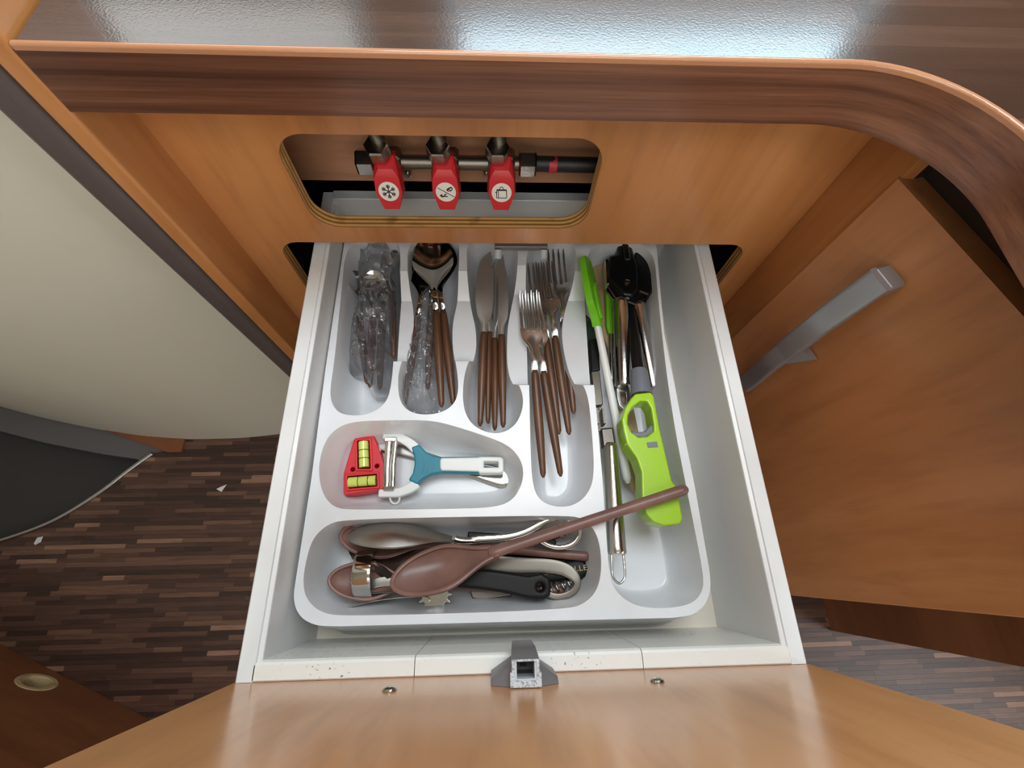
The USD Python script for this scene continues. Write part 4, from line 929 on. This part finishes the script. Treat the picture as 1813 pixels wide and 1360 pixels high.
series('cooking_spoon', 'spoon', 'brown cooking spoons in the front compartment', lambda t: cook_spoon(t, .293), [
    ('uppermost brown cooking spoon with handle reaching across to the green lighter', pxm((697, 1036), -.036, (1218, 865), -.016, 26, np.linalg.norm(P(697, 1036, z=-.036) - P(1218, 865, z=-.016)) / .293)),
    ('brown cooking spoon at upper left with its bowl behind the steel serving spoon', pxm((605, 947), -.064, (1045, 986), -.072, -16, np.linalg.norm(P(605, 947, z=-.064) - P(1045, 986, z=-.072)) / .293)),
    ('brown cooking spoon at lower left with its bowl under the curled steel band', pxm((584, 1026), -.060, (1000, 1046), -.078, 4, np.linalg.norm(P(584, 1026, z=-.060) - P(1000, 1046, z=-.078)) / .293))])

def xf(mesh, Mx):
    t = tri(mesh).copy(); t.vertices = t.vertices @ np.asarray(Mx)[:3, :3] + np.asarray(Mx)[3, :3]; return t
def px_path(pts, z, n=60):
    p = np.array([P(a, b, z=(z if np.ndim(z) == 0 else z[i])) for i, (a, b) in enumerate(pts)])
    from scipy.interpolate import CubicSpline
    return CubicSpline(np.linspace(0, 1, len(p)), p)(np.linspace(0, 1, n))
sp_ = thing('serving_spoon', 'steel serving spoon with loop handle lying on its side at upper left', 'spoon', loc=P(700, 950, z=-.09))
ta, tb_ = P(800, 955, z=-.054), P(616, 944, z=-.050); Lb = np.linalg.norm(tb_ - ta)
q = bowl_s(0, Lb, 46); u = q / Lb
obj('bowl', xf(ribbon(np.c_[q, 0 * q, spline([0, .4, 1], [.001, -.001, .003], u)], egg(u, .58, .042, .0045), spline([0, .2, .6, .9, 1], [.0004, .003, .0085, .004, 0], u), .0016, k=17), along(ta, tb_, -128)), M['steel_dull'], sp_, smooth=50)
obj('neck', sweep(px_path([(806, 955), (820, 958), (834, 958), (850, 957)], -.059, 20), .0038, .0028, k=16), M['steel'], sp_, smooth=40)
obj('loop_handle', sweep(px_path([(836, 957), (866, 954), (905, 950), (940, 938), (968, 922), (996, 917), (1018, 926), (1027, 942), (1018, 960), (996, 969), (972, 966), (955, 955)], [-.058, -.057, -.056, -.055, -.054, -.054, -.055, -.056, -.057, -.057, -.057, -.056], 90), np.r_[np.linspace(.0040, .0034, 30), np.full(60, .0026)], .0016, k=14, e=3), M['steel'], sp_, smooth=40)
bo = thing('bottle_opener', 'flat steel bottle opener with loop handle whose ring frames the corkscrew coil', 'bottle opener', loc=P(930, 1010, z=-.09))
loop_px = [(838, 994), (872, 998), (920, 1001), (965, 1002), (998, 1008), (1018, 1022), (1021, 1038), (1008, 1052), (986, 1057), (968, 1050), (960, 1040)]
obj('frame', sweep(px_path(loop_px, [-.072, -.071, -.070, -.069, -.068, -.067, -.067, -.068, -.069, -.070, -.071], 90), np.r_[np.linspace(.0085, .0062, 40), np.linspace(.0060, .0034, 12), np.full(38, .0032)], .0012, k=14, e=4), M['steel_dark'], bo, smooth=40)

def dark_spoon(t, L):
    q = np.linspace(.11, L, 50); bl = .085; b0 = L - bl
    hw = spline([.11, b0 - .02, b0, b0 + bl * .3, b0 + bl * .6, b0 + bl * .88, L], [.0045, .004, .0065, .018, .0215, .013, .0006], q)
    obj('bowl', ribbon(np.c_[q, 0 * q, spline([.11, b0, L], [0, .004, .003], q)], hw, spline([.11, b0, b0 + bl * .5, L], [0, .001, .0075, 0], q), .0015, k=15), M['steel'], t, smooth=50)
    q = np.linspace(0, .116, 24)
    obj('handle', sweep(np.c_[q, 0 * q, 0 * q], spline([0, .004, .02, .08, .116], [.004, .0085, .0098, .0085, .006], q), .0046, k=18, e=3), M['black_soft'], t, smooth=40)
dsn = thing('black_handled_spoon', 'steel spoon with black handle, its dark bowl below the loop-handled spoon', 'spoon', M=pxm((616, 970), -.074, (1036, 1004), -.080, 16)); dark_spoon(dsn, np.linalg.norm(P(616, 970, z=-.074) - P(1036, 1004, z=-.080)))

# can and bottle opener with black handle, toothed wheel and curled band
op = thing('lever_opener', 'can opener with black handle, toothed steel wheel and curled steel band', 'can opener', loc=P(800, 1040, z=-.09))
oz = -.050
hp = Polygon(outline_at(oz, [(800, 1022), (812, 1012), (835, 1006), (870, 1009), (905, 1014), (935, 1019), (960, 1014), (974, 1024), (977, 1040), (974, 1056), (962, 1062), (935, 1060), (890, 1050), (850, 1044), (805, 1040)]))
hp = hp.buffer(-.003).buffer(.006).buffer(-.003)
hh = Point(*P(957, 1040, z=oz)[:2]).buffer(.0032)
obj('handle', prism(hp.difference(hh), oz - .016, oz, .0034), M['black_soft'], op, smooth=45)
obj('lever', sweep(px_path([(598, 1083), (640, 1069), (690, 1060), (745, 1056), (760, 1064)], -.066, 40), np.full(40, .0007), np.r_[np.linspace(.001, .006, 14), np.full(26, .0065)], k=12, e=4), M['steel'], op, smooth=40)
obj('lever', sweep(px_path([(655, 1051), (700, 1047), (760, 1044)], -.062, 24), .0007, .006, k=12, e=4), M['steel_dull'], op, smooth=40)
gc = P(770, 1052, z=-.066)
gear = Polygon([(gc[0] + r_ * math.cos(a), gc[1] + r_ * math.sin(a)) for i in range(14) for r_, a in ((.0165, 2 * math.pi * (i - .16) / 14), (.0165, 2 * math.pi * (i + .06) / 14), (.0128, 2 * math.pi * (i + .26) / 14), (.0128, 2 * math.pi * (i + .62) / 14))])
obj('toothed_wheel', [prism(gear, -.070, -.0665, .0006), cyl((gc[0], gc[1], -.069), (gc[0], gc[1], -.060), .006)], M['steel'], op, smooth=30)
def band_curl():
    c = P(645, 1018, z=-.066); th = np.radians(np.linspace(-30, 260, 36))
    path = np.c_[np.full(36, c[0]) + .001 * th, c[1] + .0215 * np.cos(th) * 1.0, -.070 + .0225 * np.sin(th)]
    path, t_, lat, nrm = frames(path, (1, 0, 0))
    return sweep(path, .0011, .0085, up=(1, 0, 0), k=14, e=4)
obj('curled_band', band_curl(), M['steel'], op, smooth=40)
obj('cutting_tooth', hull([P(662, 992, z=-.060), P(684, 1006, z=-.060), P(697, 1018, z=-.056), P(684, 1026, z=-.066), P(664, 1016, z=-.070), P(662, 1000, z=-.066)]), M['steel_dull'], op, smooth=False)
obj('piercing_tip', hull([P(612, 1027, z=-.060), P(630, 1036, z=-.060), P(630, 1039, z=-.060), P(630, 1037, z=-.064)]), M['steel_dull'], op, smooth=False)
obj('jaw_plate', sweep(px_path([(655, 1036), (700, 1030), (745, 1034), (800, 1024)], -.066, 24), .0045, .0012, k=12, e=4), M['steel_dull'], op, smooth=40)

# waiter's corkscrew with lettered black handle
ck = thing('corkscrew', 'waiter corkscrew with black gold-lettered handle and steel coil, lower right of the front compartment', 'corkscrew', loc=P(985, 1015, z=-.09))
a, b = P(938, 1018, z=-.078), P(1038, 1006, z=-.078); u = (b - a) / np.linalg.norm(b - a)
obj('handle', sweep(a + (b - a) * np.array([0, .06, .2, .6, .85, .95, 1])[:, None], np.array([.004, .0078, .0085, .009, .0105, .008, .003]), .006, k=18, e=3), M['black_soft'], ck, smooth=40)
tm = meshkit.text_mesh('VERDE VALLE', .0052, .0003, bold=False)
w = np.cross([0, 0, 1.], u); Lw = tm.bounds[1][0]
tm.apply_scale([.052 / Lw, .9, 1.])
v = tm.vertices.copy(); o = P(949, 1018, z=-.0718); tm.vertices = o + v[:, :1] * u + (v[:, 1:2] - .001) * w + v[:, 2:3] * [0, 0, 1.]
obj('lettering', tm, M['gold_ink'], ck, smooth=False, label='gold lettering on the black handle')
th = np.linspace(0, 2 * np.pi * 4.2, 90); a2, b2 = P(972, 1044, z=-.074), P(1016, 1030, z=-.074); u2 = (b2 - a2) / np.linalg.norm(b2 - a2); w2 = np.cross([0, 0, 1.], u2)
obj('coil', sweep(a2 + (b2 - a2) * (th / th[-1])[:, None] + w2 * (.0042 * np.cos(th))[:, None] + np.array([0, 0, 1.]) * (.0042 * np.sin(th))[:, None], spline([0, .9, 1], [.0012, .0012, .0003], th / th[-1]), up=u2 * .9 + [.1, .1, .2], k=8), M['steel'], ck, smooth=True)
obj('lever_arm', prism(outline_at(-.080, [(831, 1044), (846, 1044), (905, 1048), (905, 1056), (850, 1063), (836, 1060)]), -.086, -.082, .001), M['steel_dark'], ck)

# folding pocket knife seen through the upper loop
pk = thing('folding_knife', 'dark red folding pocket tool with small spiral, inside the upper loop handle', 'pocket knife', loc=P(985, 948, z=-.09))
obj('scales', prism(rounded(outline_at(-.080, [(945, 950), (990, 936), (994, 952), (950, 964)]), .003), -.088, -.080, .002), M['dark_red'], pk)
th = np.linspace(0, 2 * np.pi * 4, 70); a2, b2 = P(990, 950, z=-.077), P(1012, 934, z=-.077); u2 = (b2 - a2) / np.linalg.norm(b2 - a2); w2 = np.cross([0, 0, 1.], u2)
obj('spiral', sweep(a2 + (b2 - a2) * (th / th[-1])[:, None] + w2 * (.0034 * np.cos(th))[:, None] + np.array([0, 0, 1.]) * (.0034 * np.sin(th))[:, None], .0009, up=u2 * .9 + [.1, .1, .2], k=8), M['steel'], pk, smooth=True)
bh = thing('black_utensil', 'black flat utensil handle lying behind the loop-handled serving spoon', 'utensil', loc=P(865, 946, z=-.09))
obj('handle', prism(rounded(outline_at(-.072, [(828, 941), (900, 946), (985, 956), (985, 966), (900, 957), (828, 953)]), .001), -.080, -.072, .0015), M['black_soft'], bh)
